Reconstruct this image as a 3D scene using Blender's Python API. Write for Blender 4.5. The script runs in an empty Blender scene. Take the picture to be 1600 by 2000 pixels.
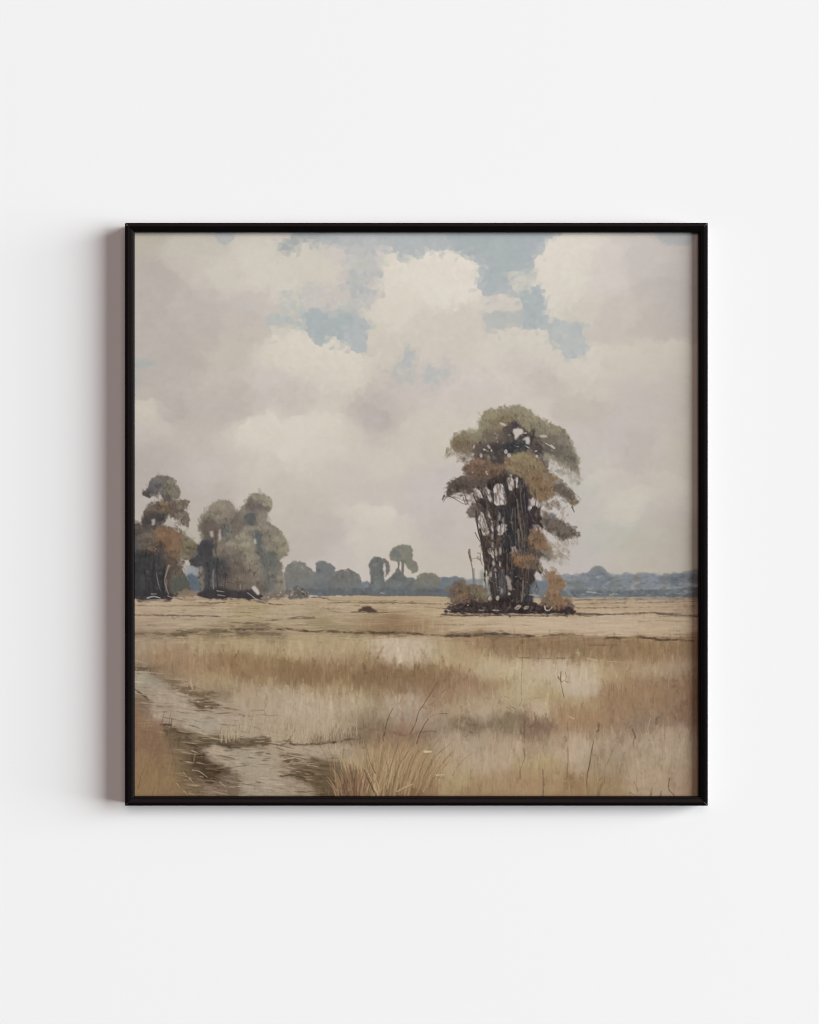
# A framed landscape print hanging on a plain white wall.
import bpy, math
import numpy as np

AMB = 0.022
KEY = ((1.28, -1.0, 0.17), 60.0, 38.0, 36.0, 49500.0, (0.915, 0.98, 1.0))
FILL = ((0.05, -1.0, 0.27), 60.0, 24.0, 24.0, 10600.0, (1.0, 0.80, 0.745))
GRAZE = ((4.6, -1.0, 0.3), 60.0, 14.0, 32.0, 19000.0, (1.0, 1.0, 1.0))
RECESS = 18.0
PRINT_E = 1.09

scene = bpy.context.scene
U = 0.00053                       # metres per unit of the photograph (frame about 60 cm square)
H = 60.0                          # how far the frame stands off the wall, in units
CX, CY = 800.0, 1000.0            # centre of the photograph
DIST = 3.0                        # camera to frame front


def wx(px):
    return (px - CX) * U


def wz(py):
    return (CY - py) * U


# ------------------------------------------------------------------ camera
cam_data = bpy.data.cameras.new('camera')
cam = bpy.data.objects.new('camera', cam_data)
scene.collection.objects.link(cam)
cam.location = (0, -DIST - H * U, 0)           # the wall is the plane y = 0
cam.rotation_euler = (math.radians(90), 0, 0)
cam_data.sensor_fit = 'VERTICAL'
cam_data.sensor_height = 36.0
cam_data.lens = 36.0 * DIST / (2000 * U)
cam_data.clip_end = 500
scene.camera = cam

# ------------------------------------------------------------------ light: soft room light, a tall window-like key from the right,
#                                                                    a weaker fill from above the camera
world = bpy.data.worlds.new('World')
scene.world = world
world.use_nodes = True
bg = world.node_tree.nodes['Background']
bg.inputs['Color'].default_value = (1.0, 0.93, 0.92, 1)
bg.inputs['Strength'].default_value = AMB


def area(name, direction, dist, sx, sy, power, color):
    d = bpy.data.lights.new(name, 'AREA')
    d.shape = 'RECTANGLE'
    d.size, d.size_y = sx, sy
    d.energy = power
    d.color = color
    o = bpy.data.objects.new(name, d)
    scene.collection.objects.link(o)
    v = np.array(direction, float)
    v /= np.linalg.norm(v)
    o.location = tuple(v * dist)
    from mathutils import Vector
    o.rotation_euler = Vector(tuple(v)).to_track_quat('Z', 'Y').to_euler()
    return o


area('key_light', *KEY)
area('fill_light', *FILL)
area('side_light', *GRAZE)

scene.view_settings.view_transform = 'Standard'
scene.view_settings.look = 'None'
scene.view_settings.exposure = 0.0
scene.view_settings.gamma = 1.0
scene.view_settings.use_curve_mapping = False
scene.render.engine = 'CYCLES'
scene.cycles.use_denoising = True
scene.cycles.max_bounces = 8
scene.cycles.filter_width = 1.1

# ------------------------------------------------------------------ the painted landscape (colours of the print)
PX0, PY0, PX1, PY1 = 254, 447, 1374, 1565          # the print in units of the photograph, a little under the frame
PW, PH = PX1 - PX0, PY1 - PY0
rng = np.random.default_rng(11)


def vnoise(h, w, cell_y, cell_x, seed):
    r = np.random.default_rng(seed)
    gh, gw = int(h / cell_y) + 4, int(w / cell_x) + 4
    g = r.random((gh, gw)).astype(np.float32)
    y = np.arange(h, dtype=np.float32) / cell_y + 0.5
    x = np.arange(w, dtype=np.float32) / cell_x + 0.5
    yi, xi = y.astype(int), x.astype(int)
    fy, fx = y - yi, x - xi
    fy, fx = (fy * fy * (3 - 2 * fy))[:, None], (fx * fx * (3 - 2 * fx))[None, :]
    a = g[yi][:, xi] * (1 - fx) + g[yi][:, xi + 1] * fx
    b = g[yi + 1][:, xi] * (1 - fx) + g[yi + 1][:, xi + 1] * fx
    return (a * (1 - fy) + b * fy) * 2 - 1


def fbm(cell_y, cell_x, seed, oct=3):
    s, amp, tot = 0, 1.0, 0
    for k in range(oct):
        s = s + amp * vnoise(PH, PW, max(1.2, cell_y / 2 ** k), max(1.2, cell_x / 2 ** k), seed + 17 * k)
        tot += amp
        amp *= 0.55
    return s / tot


def box(m, r):
    r = int(r)
    if r < 1:
        return m
    for ax in (0, 1):
        for _ in range(2):
            p = [(0, 0)] * m.ndim
            p[ax] = (r + 1, r)
            c = np.cumsum(np.pad(m, p, mode='edge'), axis=ax, dtype=np.float64)
            n = m.shape[ax]
            hi = np.take(c, range(2 * r + 1, 2 * r + 1 + n), axis=ax)
            lo = np.take(c, range(0, n), axis=ax)
            m = ((hi - lo) / (2 * r + 1)).astype(np.float32)
    return m


WX = {4: fbm(5, 5, 1, 2), 12: fbm(13, 13, 2, 3), 40: fbm(42, 42, 3, 3)}
WY = {4: fbm(5, 5, 4, 2), 12: fbm(13, 13, 5, 3), 40: fbm(42, 42, 6, 3)}
HX, VX = fbm(2.6, 24, 31, 3), fbm(24, 2.8, 47, 3)     # dry-brush grain, lying and standing
CV = np.zeros((PH, PW, 3), np.float32)


def smooth(pts, closed=True, n=5):
    P = np.array(pts, np.float32)
    m = len(P)
    out = []
    rangen = m if closed else m - 1
    for i in range(rangen):
        if closed:
            p0, p1, p2, p3 = P[i - 1], P[i], P[(i + 1) % m], P[(i + 2) % m]
        else:
            p0, p1, p2, p3 = P[max(i - 1, 0)], P[i], P[i + 1], P[min(i + 2, m - 1)]
        for t in np.arange(n) / n:
            out.append(0.5 * (2 * p1 + (p2 - p0) * t + (2 * p0 - 5 * p1 + 4 * p2 - p3) * t * t
                              + (3 * p1 - p0 - 3 * p2 + p3) * t ** 3))
    if not closed:
        out.append(P[-1])
    return np.array(out, np.float32)


def pmask(pts, rough=3.0, cell=12, soft=1, curved=True):
    P = smooth(pts) if curved else np.array(pts, np.float32)
    pad = int(rough * 2 + soft * 3 + 3)
    x0, x1 = int(P[:, 0].min()) - pad - PX0, int(P[:, 0].max()) + pad - PX0
    y0, y1 = int(P[:, 1].min()) - pad - PY0, int(P[:, 1].max()) + pad - PY0
    x0, y0, x1, y1 = max(x0, 0), max(y0, 0), min(x1, PW), min(y1, PH)
    if x1 <= x0 or y1 <= y0:
        return None
    sl = (slice(y0, y1), slice(x0, x1))
    yy, xx = np.mgrid[y0:y1, x0:x1].astype(np.float32)
    xx += PX0 + 0.5 + rough * (1.6 * WX[cell][sl] + 0.5 * WX[4][sl])
    yy += PY0 + 0.5 + rough * (1.6 * WY[cell][sl] + 0.5 * WY[4][sl])
    ins = np.zeros(xx.shape, bool)
    n = len(P)
    for i in range(n):
        ax, ay = P[i]
        bx, by = P[(i + 1) % n]
        if ay == by:
            continue
        c = ((ay > yy) != (by > yy)) & (xx < (bx - ax) * (yy - ay) / (by - ay) + ax)
        ins ^= c
    return sl, box(ins.astype(np.float32), soft)


def fill(pts, col, rough=3.0, cell=12, soft=1, a=1.0, curved=True, vary=5.0, grad=None, broken=0.0, grain=None):
    r = pmask(pts, rough, cell, soft, curved)
    if r is None:
        return
    sl, m = r
    c = np.array(col, np.float32)[None, None, :]
    v = vary * (WX[12][sl] + 0.8 * WY[4][sl])[..., None]
    c = c + v
    if grad is not None:                            # second colour towards the bottom of the shape
        ys = np.linspace(0, 1, m.shape[0], dtype=np.float32)[:, None, None]
        c = c * (1 - ys) + (np.array(grad, np.float32)[None, None, :] + v) * ys
    if broken and grain is None:                      # dry brush: the layer below shows through
        m = m * np.clip((0.75 * WX[12][sl] + 0.5 * WY[40][sl] + 0.35 * WX[4][sl] + 0.62 - broken) * 4, 0, 1)
    if grain is not None:
        m = m * np.clip((1.5 * grain[sl] + 0.6 * WX[12][sl] + 0.5 - broken) * 3, 0, 1)
    m = (m * a)[..., None]
    CV[sl] = CV[sl] * (1 - m) + c * m


def bank(top, depth, dl, rough=4.0, soft=1, cell=12):
    """A lit cloud bank: crisp upper edge, fading away below."""
    T = smooth(top, False, 6)
    x0, x1 = max(int(T[:, 0].min()) - PX0, 0), min(int(T[:, 0].max()) - PX0, PW)
    y0, y1 = max(int(T[:, 1].min()) - 12 - PY0, 0), min(int(T[:, 1].max() + depth * 2.5) - PY0, PH)
    sl = (slice(y0, y1), slice(x0, x1))
    yy, xx = np.mgrid[y0:y1, x0:x1].astype(np.float32)
    xx += PX0 + 0.5 + rough * 1.6 * WX[cell][sl]
    yy += PY0 + 0.5 + rough * (1.6 * WY[cell][sl] + 0.5 * WY[4][sl])
    ty = np.interp(xx, T[:, 0], T[:, 1])
    d = yy - ty
    m = np.clip(d / soft + 0.5, 0, 1) * np.exp(-np.maximum(d, 0) / depth)
    e = np.minimum(xx - T[:, 0].min(), T[:, 0].max() - xx) / 26.0
    m = (m * np.clip(e, 0, 1))[..., None]
    CV[sl] += m * np.array(dl, np.float32)


def drag(pts, w, col, a=0.8, ln=7.0):
    """A dry, broken mark made of many short flat touches."""
    P = smooth(pts, False, 4) if len(pts) > 2 else np.array(pts, np.float32)
    col = np.array(col, np.float32)
    for i in range(len(P) - 1):
        d = P[i + 1] - P[i]
        L = float(np.hypot(*d))
        an = math.atan2(d[1], d[0])
        for _ in range(max(1, int(L * (0.35 + 0.12 * w)))):
            p = P[i] + d * rng.random()
            q = float(np.clip(0.80 + 1.3 * pick(WX[12], p[0], p[1]) + 0.5 * pick(WY[40], p[0], p[1]), 0, 1.15))
            if q < 0.12:
                continue
            o = rng.normal(0, w * 0.28)
            k = rng.uniform(0.35, 1.25)
            dab(p[0] - math.sin(an) * o, p[1] + math.cos(an) * o, ln * k * 0.8, max(0.7, w * q * rng.uniform(.12, .36)), an + rng.normal(0, .12), col + rng.normal(0, 9), a * q * rng.uniform(.35, .95))


def stroke(pts, w0, w1, col, a=1.0, curved=True, bristle=0.0):
    P = smooth(pts, False, 4) if curved and len(pts) > 2 else np.array(pts, np.float32)
    pad = max(w0, w1) + 2
    x0, x1 = int(P[:, 0].min() - pad) - PX0, int(P[:, 0].max() + pad) - PX0 + 1
    y0, y1 = int(P[:, 1].min() - pad) - PY0, int(P[:, 1].max() + pad) - PY0 + 1
    x0, y0, x1, y1 = max(x0, 0), max(y0, 0), min(x1, PW), min(y1, PH)
    if x1 <= x0 or y1 <= y0:
        return
    sl = (slice(y0, y1), slice(x0, x1))
    yy, xx = np.mgrid[y0:y1, x0:x1].astype(np.float32)
    xx += PX0 + 0.5
    yy += PY0 + 0.5
    m = np.zeros(xx.shape, np.float32)
    n = len(P) - 1
    for i in range(n):
        (ax, ay), (bx, by) = P[i], P[i + 1]
        dx, dy = bx - ax, by - ay
        L = dx * dx + dy * dy + 1e-6
        t = np.clip(((xx - ax) * dx + (yy - ay) * dy) / L, 0, 1)
        d = np.hypot(xx - ax - t * dx, yy - ay - t * dy)
        w = w0 + (w1 - w0) * (i + t) / n
        m = np.maximum(m, np.clip(w / 2 - d + 0.5, 0, 1) * np.minimum(1, w))
    if bristle:
        m *= np.clip(1 - bristle * (0.5 + 1.4 * WX[4][sl]), 0, 1)
    m = (m * a)[..., None]
    CV[sl] = CV[sl] * (1 - m) + np.array(col, np.float32) * m


def dab(x, y, lx, ly, ang, col, a):
    r = max(lx, ly) + 1.5
    x0, x1 = int(x - r) - PX0, int(x + r) - PX0 + 2
    y0, y1 = int(y - r) - PY0, int(y + r) - PY0 + 2
    x0, y0, x1, y1 = max(x0, 0), max(y0, 0), min(x1, PW), min(y1, PH)
    if x1 <= x0 or y1 <= y0:
        return
    sl = (slice(y0, y1), slice(x0, x1))
    xx = (np.arange(x0, x1, dtype=np.float32) + PX0 + 0.5 - x)[None, :]
    yy = (np.arange(y0, y1, dtype=np.float32) + PY0 + 0.5 - y)[:, None]
    c, s = math.cos(ang), math.sin(ang)
    u, v = (xx * c + yy * s) / lx, (-xx * s + yy * c) / ly
    d = np.sqrt(u * u + v * v) + 0.25 * WX[4][sl]
    m = (np.clip((1 - d) * min(lx, ly) + 0.4, 0, 1) * a)[..., None]
    CV[sl] = CV[sl] * (1 - m) + np.asarray(col, np.float32) * m


def brushy(pts, n, ln, w, ang, cols, a=0.5, angv=0.35, spread=1.5):
    """Short loaded brush strokes through a patch."""
    r = pmask(pts, 3.0, 12, 1)
    if r is None:
        return
    sl, m = r
    ys, xs = np.nonzero(m > 0.5)
    cols = np.array(cols, np.float32)
    for _ in range(n):
        k = rng.integers(len(xs))
        x = xs[k] + sl[1].start + PX0 + rng.normal(0, spread)
        y = ys[k] + sl[0].start + PY0 + rng.normal(0, spread)
        t = ang + rng.normal(0, angv)
        l = ln * rng.uniform(.5, 1.3)
        dx, dy = math.cos(t) * l / 2, math.sin(t) * l / 2
        q = rng.normal(0, l * .12)
        stroke([(x - dx, y - dy), (x - dy / l * q * 2, y + dx / l * q * 2), (x + dx, y + dy)], w * rng.uniform(.5, 1.3), w * .4,
               cols[rng.integers(len(cols))] + rng.normal(0, 5), a * rng.uniform(.5, 1), bristle=.4)


def feather(pts, n, ln, w, a=0.5, fall=0.4, jit=8):
    """Wispy touches that carry a patch's colour across its own outline."""
    P = smooth(pts)
    c0 = P.mean(0)
    ref = CV.copy()
    for _ in range(n):
        p = P[rng.integers(len(P))]
        o = p - c0
        o = o / (np.hypot(*o) + 1e-6)
        q = p - o * rng.uniform(2, 5)
        c = pick(ref, q[0], q[1]) + rng.normal(0, jit)
        l = ln * rng.uniform(.4, 1.3)
        t = math.atan2(o[1] + fall, o[0]) + rng.normal(0, .6)
        stroke([(q[0], q[1]), (q[0] + math.cos(t) * l * .5, q[1] + math.sin(t) * l * .5), (q[0] + math.cos(t + .3) * l, q[1] + math.sin(t + .3) * l)],
               w * rng.uniform(.5, 1.3), .6, c, a * rng.uniform(.4, 1))


def model(pts, n, ln, w, up=14, down=-22, a=0.4):
    """Brush a leaf mass lighter on top and darker underneath."""
    P = smooth(pts)
    y0, y1 = P[:, 1].min(), P[:, 1].max()
    r = pmask(pts, 3.0, 12, 1)
    sl, m = r
    ys, xs = np.nonzero(m > 0.5)
    ref = CV.copy()
    for _ in range(n):
        k = rng.integers(len(xs))
        x, y = xs[k] + sl[1].start + PX0, ys[k] + sl[0].start + PY0
        col = xs == xs[k]
        t = (ys[k] - ys[col].min()) / max(1, ys[col].max() - ys[col].min())
        c = pick(ref, x + rng.normal(0, 4), y + rng.normal(0, 4)) + up + (down - up) * t + rng.normal(0, 7)
        an = 1.1 + rng.normal(0, .6)
        l = ln * rng.uniform(.5, 1.2)
        stroke([(x - math.cos(an) * l / 2, y - math.sin(an) * l / 2), (x, y), (x + math.cos(an + .4) * l / 2, y + math.sin(an + .4) * l / 2)], w * rng.uniform(.5, 1.2), .8, c, a * rng.uniform(.5, 1), bristle=.4)


def flatten(x0, y0, x1, y1, r=3, a=0.85):
    """Gather the paint into flat touches (a four-quadrant, least-variance mean)."""
    i0, i1 = max(y0 - PY0, 0), min(y1 - PY0, PH)
    j0, j1 = max(x0 - PX0, 0), min(x1 - PX0, PW)
    A = np.pad(CV[i0:i1, j0:j1], ((r, r), (r, r), (0, 0)), mode='edge').astype(np.float64)
    h, w = i1 - i0, j1 - j0

    def win(M):                                     # mean over a (r+1) square, lower-right corner form
        c = np.cumsum(np.cumsum(np.pad(M, ((1, 0), (1, 0)) + ((0, 0),) * (M.ndim - 2)), 0), 1)
        k = r + 1
        return (c[k:, k:] - c[:-k, k:] - c[k:, :-k] + c[:-k, :-k]) / (k * k)
    m = win(A)
    g = A.mean(-1)
    v = win(g * g) - win(g) ** 2
    out = np.zeros((h, w, 3))
    wt = np.zeros((h, w, 1))
    for dy in (0, r):
        for dx in (0, r):
            q = 1.0 / (4.0 + v[dy:dy + h, dx:dx + w, None]) ** 3
            out += q * m[dy:dy + h, dx:dx + w]
            wt += q
    CV[i0:i1, j0:j1] = CV[i0:i1, j0:j1] * (1 - a) + (out / wt).astype(np.float32) * a


def pick(ref, x, y):
    i, j = min(max(int(y) - PY0, 0), PH - 1), min(max(int(x) - PX0, 0), PW - 1)
    return ref[i, j]


def smear(x0, y0, x1, y1, n, lx, ly, ang, angv, jit, a, reach=3.0, hue=0.35, mask=None):
    """Brush dabs that pick their colour up from the canvas near by."""
    ref = CV.copy()
    for _ in range(n):
        x, y = rng.uniform(x0, x1), rng.uniform(y0, y1)
        if mask is not None and not mask(x, y):
            continue
        c = pick(ref, x + rng.normal(0, reach), y + rng.normal(0, reach))
        c = c + rng.normal(0, jit) + rng.normal(0, jit * hue, 3)
        k = rng.uniform(0.6, 1.4)
        dab(x, y, lx * k, ly * rng.uniform(0.6, 1.4), ang + rng.normal(0, angv), c, a * rng.uniform(0.5, 1))


def leaves(pts, n, size, cols, a=0.8, spread=2.0, ang=0.0, angv=1.2, asp=1.7):
    """Leaf-sized dabs through a patch of foliage, some over its edge."""
    r = pmask(pts, 3.0, 12, 1)
    if r is None:
        return
    sl, m = r
    ys, xs = np.nonzero(m > 0.4)
    if not len(xs):
        return
    cols = np.array(cols, np.float32)
    for _ in range(n):
        k = rng.integers(len(xs))
        x = xs[k] + sl[1].start + PX0 + rng.normal(0, spread)
        y = ys[k] + sl[0].start + PY0 + rng.normal(0, spread)
        c = cols[rng.integers(len(cols))] + rng.normal(0, 5) + rng.normal(0, 2, 3)
        s = size * rng.uniform(0.5, 1.5)
        dab(x, y, s * asp, s, ang + rng.normal(0, angv), c, a * rng.uniform(0.5, 1))


def field(ctrl, sx, sy, y0, y1, wx=0.0, wy=0.0, cell=40, gain=1.0, even=0.0):
    """Smooth colour field through hand-mixed colour notes."""
    step = 4
    Y = np.arange(y0, y1, step, dtype=np.float32)
    X = np.arange(PX0, PX1, step, dtype=np.float32)
    acc = np.zeros((len(Y), len(X), 3), np.float32)
    wt = np.full((len(Y), len(X), 1), 1e-9, np.float32)
    for x, y, r, g, b in ctrl:
        d2 = ((X - x) / sx)[None, :] ** 2 + ((Y - y) / sy)[:, None] ** 2
        w = (np.exp(-d2 * 2.0) + 1e-3 / (1 + d2) ** 2)[..., None]
        acc += w * np.array((r, g, b), np.float32)
        wt += w
    F = acc / wt
    L = F.mean(-1, keepdims=True)
    ch = F - L
    F = (L - L.mean()) * gain + L.mean() + ch * (1 - even) + even * box(ch, 9)
    yy, xx = np.mgrid[y0 - PY0:y1 - PY0, 0:PW].astype(np.float32)
    sl = (slice(y0 - PY0, y1 - PY0), slice(0, PW))
    yy = np.clip((yy - (y0 - PY0) + wy * WY[cell][sl] + 0.2 * wy * WY[4][sl]) / step, 0, len(Y) - 1.01)
    xx = np.clip((xx + wx * WX[cell][sl] + 0.2 * wx * WX[4][sl]) / step, 0, len(X) - 1.01)
    yi, xi = yy.astype(int), xx.astype(int)
    fy, fx = (yy - yi)[..., None], (xx - xi)[..., None]
    return ((F[yi, xi] * (1 - fx) + F[yi, xi + 1] * fx) * (1 - fy)
            + (F[yi + 1, xi] * (1 - fx) + F[yi + 1, xi + 1] * fx) * fy)


def notes(text):
    v = [float(t) for t in text.split()]
    return [tuple(v[i:i + 5]) for i in range(0, len(v), 5)]

SKY = notes("""
280 480 188 180 166  300 540 188 178 171  300 640 188 178 171  300 760 186 176 169  370 500 196 188 177
440 540 203 195 182  520 530 207 199 187  600 520 206 198 185  600 485 204 196 186  400 600 193 183 177
470 600 197 187 182  420 660 190 180 173  470 660 197 188 176  530 690 207 198 185  600 700 208 200 187
620 740 204 196 183  350 700 187 177 170  350 760 190 180 174  450 700 196 187 174  430 740 196 187 175
500 740 199 190 184  470 780 190 180 173  560 780 195 185 179  290 805 198 189 176  340 800 183 173 167
400 800 191 181 175  520 820 205 196 183  440 825 189 179 174  850 560 215 207 195  900 530 216 208 196
780 600 210 202 189  850 640 205 196 184  700 680 206 198 185  640 700 210 201 188  660 740 208 199 186
740 700 203 194 181  900 660 204 195 183  970 700 207 199 186  760 780 195 186 178  720 790 192 182 174
670 800 204 195 182  640 815 207 198 185  800 770 198 188 184  850 800 203 194 181  900 760 199 189 184
950 740 202 192 186  960 790 200 192 180  740 815 192 182 175  800 530 214 206 193  770 560 211 203 190
1080 500 216 208 196  1130 490 214 206 194  1100 560 213 205 193  1130 600 204 196 183  1180 550 205 196 190
1200 510 204 195 188  1250 520 198 189 183  1300 560 194 185 179  1280 640 192 183 176  1220 620 202 193 180
1180 640 197 187 181  1050 640 211 203 190  1020 660 207 199 186  1060 700 206 197 185  1130 700 206 198 185
1200 690 201 192 179  1270 700 199 190 177  1320 700 200 191 178  1150 750 201 192 180  1020 720 200 191 185
1060 750 195 186 178  1030 780 203 194 182  1200 770 195 186 180  1270 790 194 185 178  1340 740 196 187 176
1160 800 193 184 172  1330 560 194 185 179  1340 620 193 184 177  280 840 192 182 176  320 840 197 188 176
300 880 187 177 170  380 855 194 185 173  380 835 188 178 172  440 855 201 192 179  500 850 208 200 187
560 860 209 201 188  600 900 205 197 184  450 890 194 185 179  400 920 196 186 180  350 910 189 179 173
480 900 199 190 178  510 930 202 193 181  420 960 188 178 171  500 970 196 187 176  370 1000 186 177 168
560 960 197 188 175  600 950 198 189 177  570 1010 193 184 172  610 1020 191 181 174  590 1060 190 180 171
290 940 184 174 168  375 1040 186 176 163  270 930 180 170 164  640 860 206 197 185  700 840 197 188 181
720 830 191 181 177  680 870 205 196 183  800 850 203 194 181  740 900 203 194 181  720 940 197 187 182
690 940 198 188 183  640 930 201 192 180  760 950 199 190 177  700 970 195 186 180  650 990 199 190 177
720 1010 204 195 182  800 950 196 186 182  850 950 197 187 183  830 990 195 185 181  890 1000 196 186 178
860 1040 192 182 176  640 1050 190 180 175  720 1050 201 192 179  660 1090 197 187 181  800 1080 196 187 175
870 1100 193 184 172  850 880 200 191 178  1150 860 196 186 181  1200 850 194 184 180  1230 880 190 180 175
1320 860 196 187 175  1180 920 198 189 177  1250 920 189 180 172  1300 940 195 186 174  1200 970 200 191 178
1230 980 201 192 179  1160 940 188 186 178  1320 960 196 187 175  1300 1000 189 179 172  1150 1010 193 183 177
1190 1045 184 184 174  1250 1035 186 184 173  1160 1062 185 185 175  1260 1065 187 178 165  1200 1090 192 183 171
1300 1090 187 178 165  1150 1100 190 180 176  1340 1050 186 177 164  1220 1105 187 178 165  1100 1110 190 180 176
1000 900 197 187 180  1000 1000 194 184 178  900 830 203 194 181
""")

GROUND = notes("""
290 1176 173 153 128  420 1178 166 146 118  560 1176 172 153 126  700 1172 170 152 124  820 1176 172 152 124
960 1206 176 157 130  1140 1176 170 150 122  1240 1176 172 152 126  1340 1176 165 144 120
300 1195 172 152 128  420 1195 172 154 132  480 1200 163 147 112  560 1200 170 152 128  350 1215 168 150 128
300 1215 162 142 120  480 1222 158 140 112  560 1222 165 146 118  300 1237 142 123 100  420 1234 140 122 97
520 1236 138 120 96  300 1252 160 142 120  400 1252 165 148 115  480 1257 164 148 112  580 1260 170 152 118
330 1280 155 128 98  300 1290 158 132 102  380 1300 158 132 104  450 1295 142 112 82  460 1310 140 110 80
500 1300 155 130 95  560 1310 140 112 80  600 1320 134 107 75  590 1300 142 115 82  268 1296 138 120 98
300 1306 124 104 82  340 1330 146 123 96  420 1335 160 142 108  390 1338 166 143 110  280 1325 150 140 122
330 1358 158 142 124  300 1347 148 136 118  400 1352 132 114 92  380 1380 160 144 126  340 1392 155 138 122
400 1410 152 142 122  440 1400 160 143 125  500 1370 165 148 125  560 1365 170 152 130  600 1380 172 155 132
540 1420 165 148 125  480 1420 164 147 126  600 1420 168 152 128  280 1420 132 104 82  290 1450 128 98 76
300 1480 140 112 82  280 1520 142 114 80  330 1530 146 118 82  340 1450 116 96 73  265 1380 126 102 82
430 1455 112 97 74  430 1478 155 140 122  480 1490 150 138 118  520 1500 152 142 120  500 1530 150 138 118
400 1490 94 74 56  388 1512 98 79 59  420 1540 132 112 95  580 1478 160 142 120  570 1500 140 118 95
605 1510 118 98 75  560 1530 155 140 120  622 1542 110 92 65  350 1500 122 102 74  370 1540 128 106 80
660 1200 172 154 130  640 1210 150 134 102  720 1215 160 138 108  760 1222 140 112 82  820 1220 160 134 104
680 1225 152 134 105  870 1215 172 154 125  640 1260 165 148 115  700 1260 168 150 118  770 1260 180 164 142
790 1280 180 162 142  870 1270 172 155 122  900 1260 155 128 98  970 1265 142 115 85  640 1280 160 135 108
700 1300 150 125 92  715 1322 130 102 75  790 1322 136 108 80  810 1310 140 114 80  740 1335 140 112 80
880 1330 148 120 92  940 1340 155 128 100  960 1300 172 155 125  920 1290 165 145 110  640 1330 152 127 95
650 1350 160 138 103  860 1360 150 122 95  900 1345 153 124 97  700 1372 165 148 115  790 1375 165 148 130
640 1378 170 152 130  730 1392 156 138 114  720 1412 138 120 96  800 1400 152 136 118  900 1380 160 142 110
950 1380 165 148 118  930 1395 165 146 128  920 1420 122 102 80  990 1412 127 110 87  640 1420 172 155 130
660 1444 118 98 76  780 1430 142 113 92  850 1420 148 130 110  960 1440 150 132 110  980 1460 165 145 122
900 1440 160 142 122  660 1465 158 142 122  700 1480 160 140 108  780 1470 155 130 98  760 1500 150 122 90
820 1500 150 124 92  720 1522 132 106 77  790 1532 124 95 68  680 1522 118 90 68  640 1512 107 92 70
880 1500 165 145 115  900 1520 160 142 105  960 1490 168 148 125  930 1545 152 126 92  980 1530 155 128 98
1050 1217 181 163 136  1180 1217 181 161 141  1300 1216 175 155 130  1020 1265 148 120 90  1100 1262 142 116 86
1180 1270 142 115 86  1280 1270 150 122 86  1340 1270 147 117 90  1010 1312 182 165 130  1050 1312 178 160 138
1100 1322 175 158 138  1130 1342 185 168 148  1170 1312 172 155 120  1200 1312 160 135 105  1280 1308 162 145 120
1340 1308 155 135 112  1250 1345 152 125 95  1290 1340 150 122 92  1340 1345 140 112 92  1020 1350 172 155 120
1060 1362 165 145 105  1130 1365 165 148 112  1180 1362 155 128 98  1240 1372 145 122 90  1060 1385 175 155 130
1100 1392 160 132 102  1160 1400 158 128 98  1200 1390 152 122 95  1230 1397 140 122 105  1280 1397 140 118 98
1320 1390 142 113 94  1050 1415 125 98 80  1100 1412 155 125 95  1180 1415 148 120 92  1230 1420 140 115 95
1040 1440 145 125 102  1100 1440 158 138 112  1200 1450 160 142 120  1300 1440 165 145 122  1020 1460 165 145 122
1120 1460 172 152 130  1300 1480 165 146 122  1040 1490 165 145 105  1180 1490 150 132 108  1020 1520 158 130 98
1060 1532 158 132 98  1180 1530 150 125 92  1260 1520 165 145 120  1330 1520 162 138 114  1100 1545 150 122 88
""")

B1, B2, B3 = (166, 176, 177), (173, 179, 180), (185, 188, 182)


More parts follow.
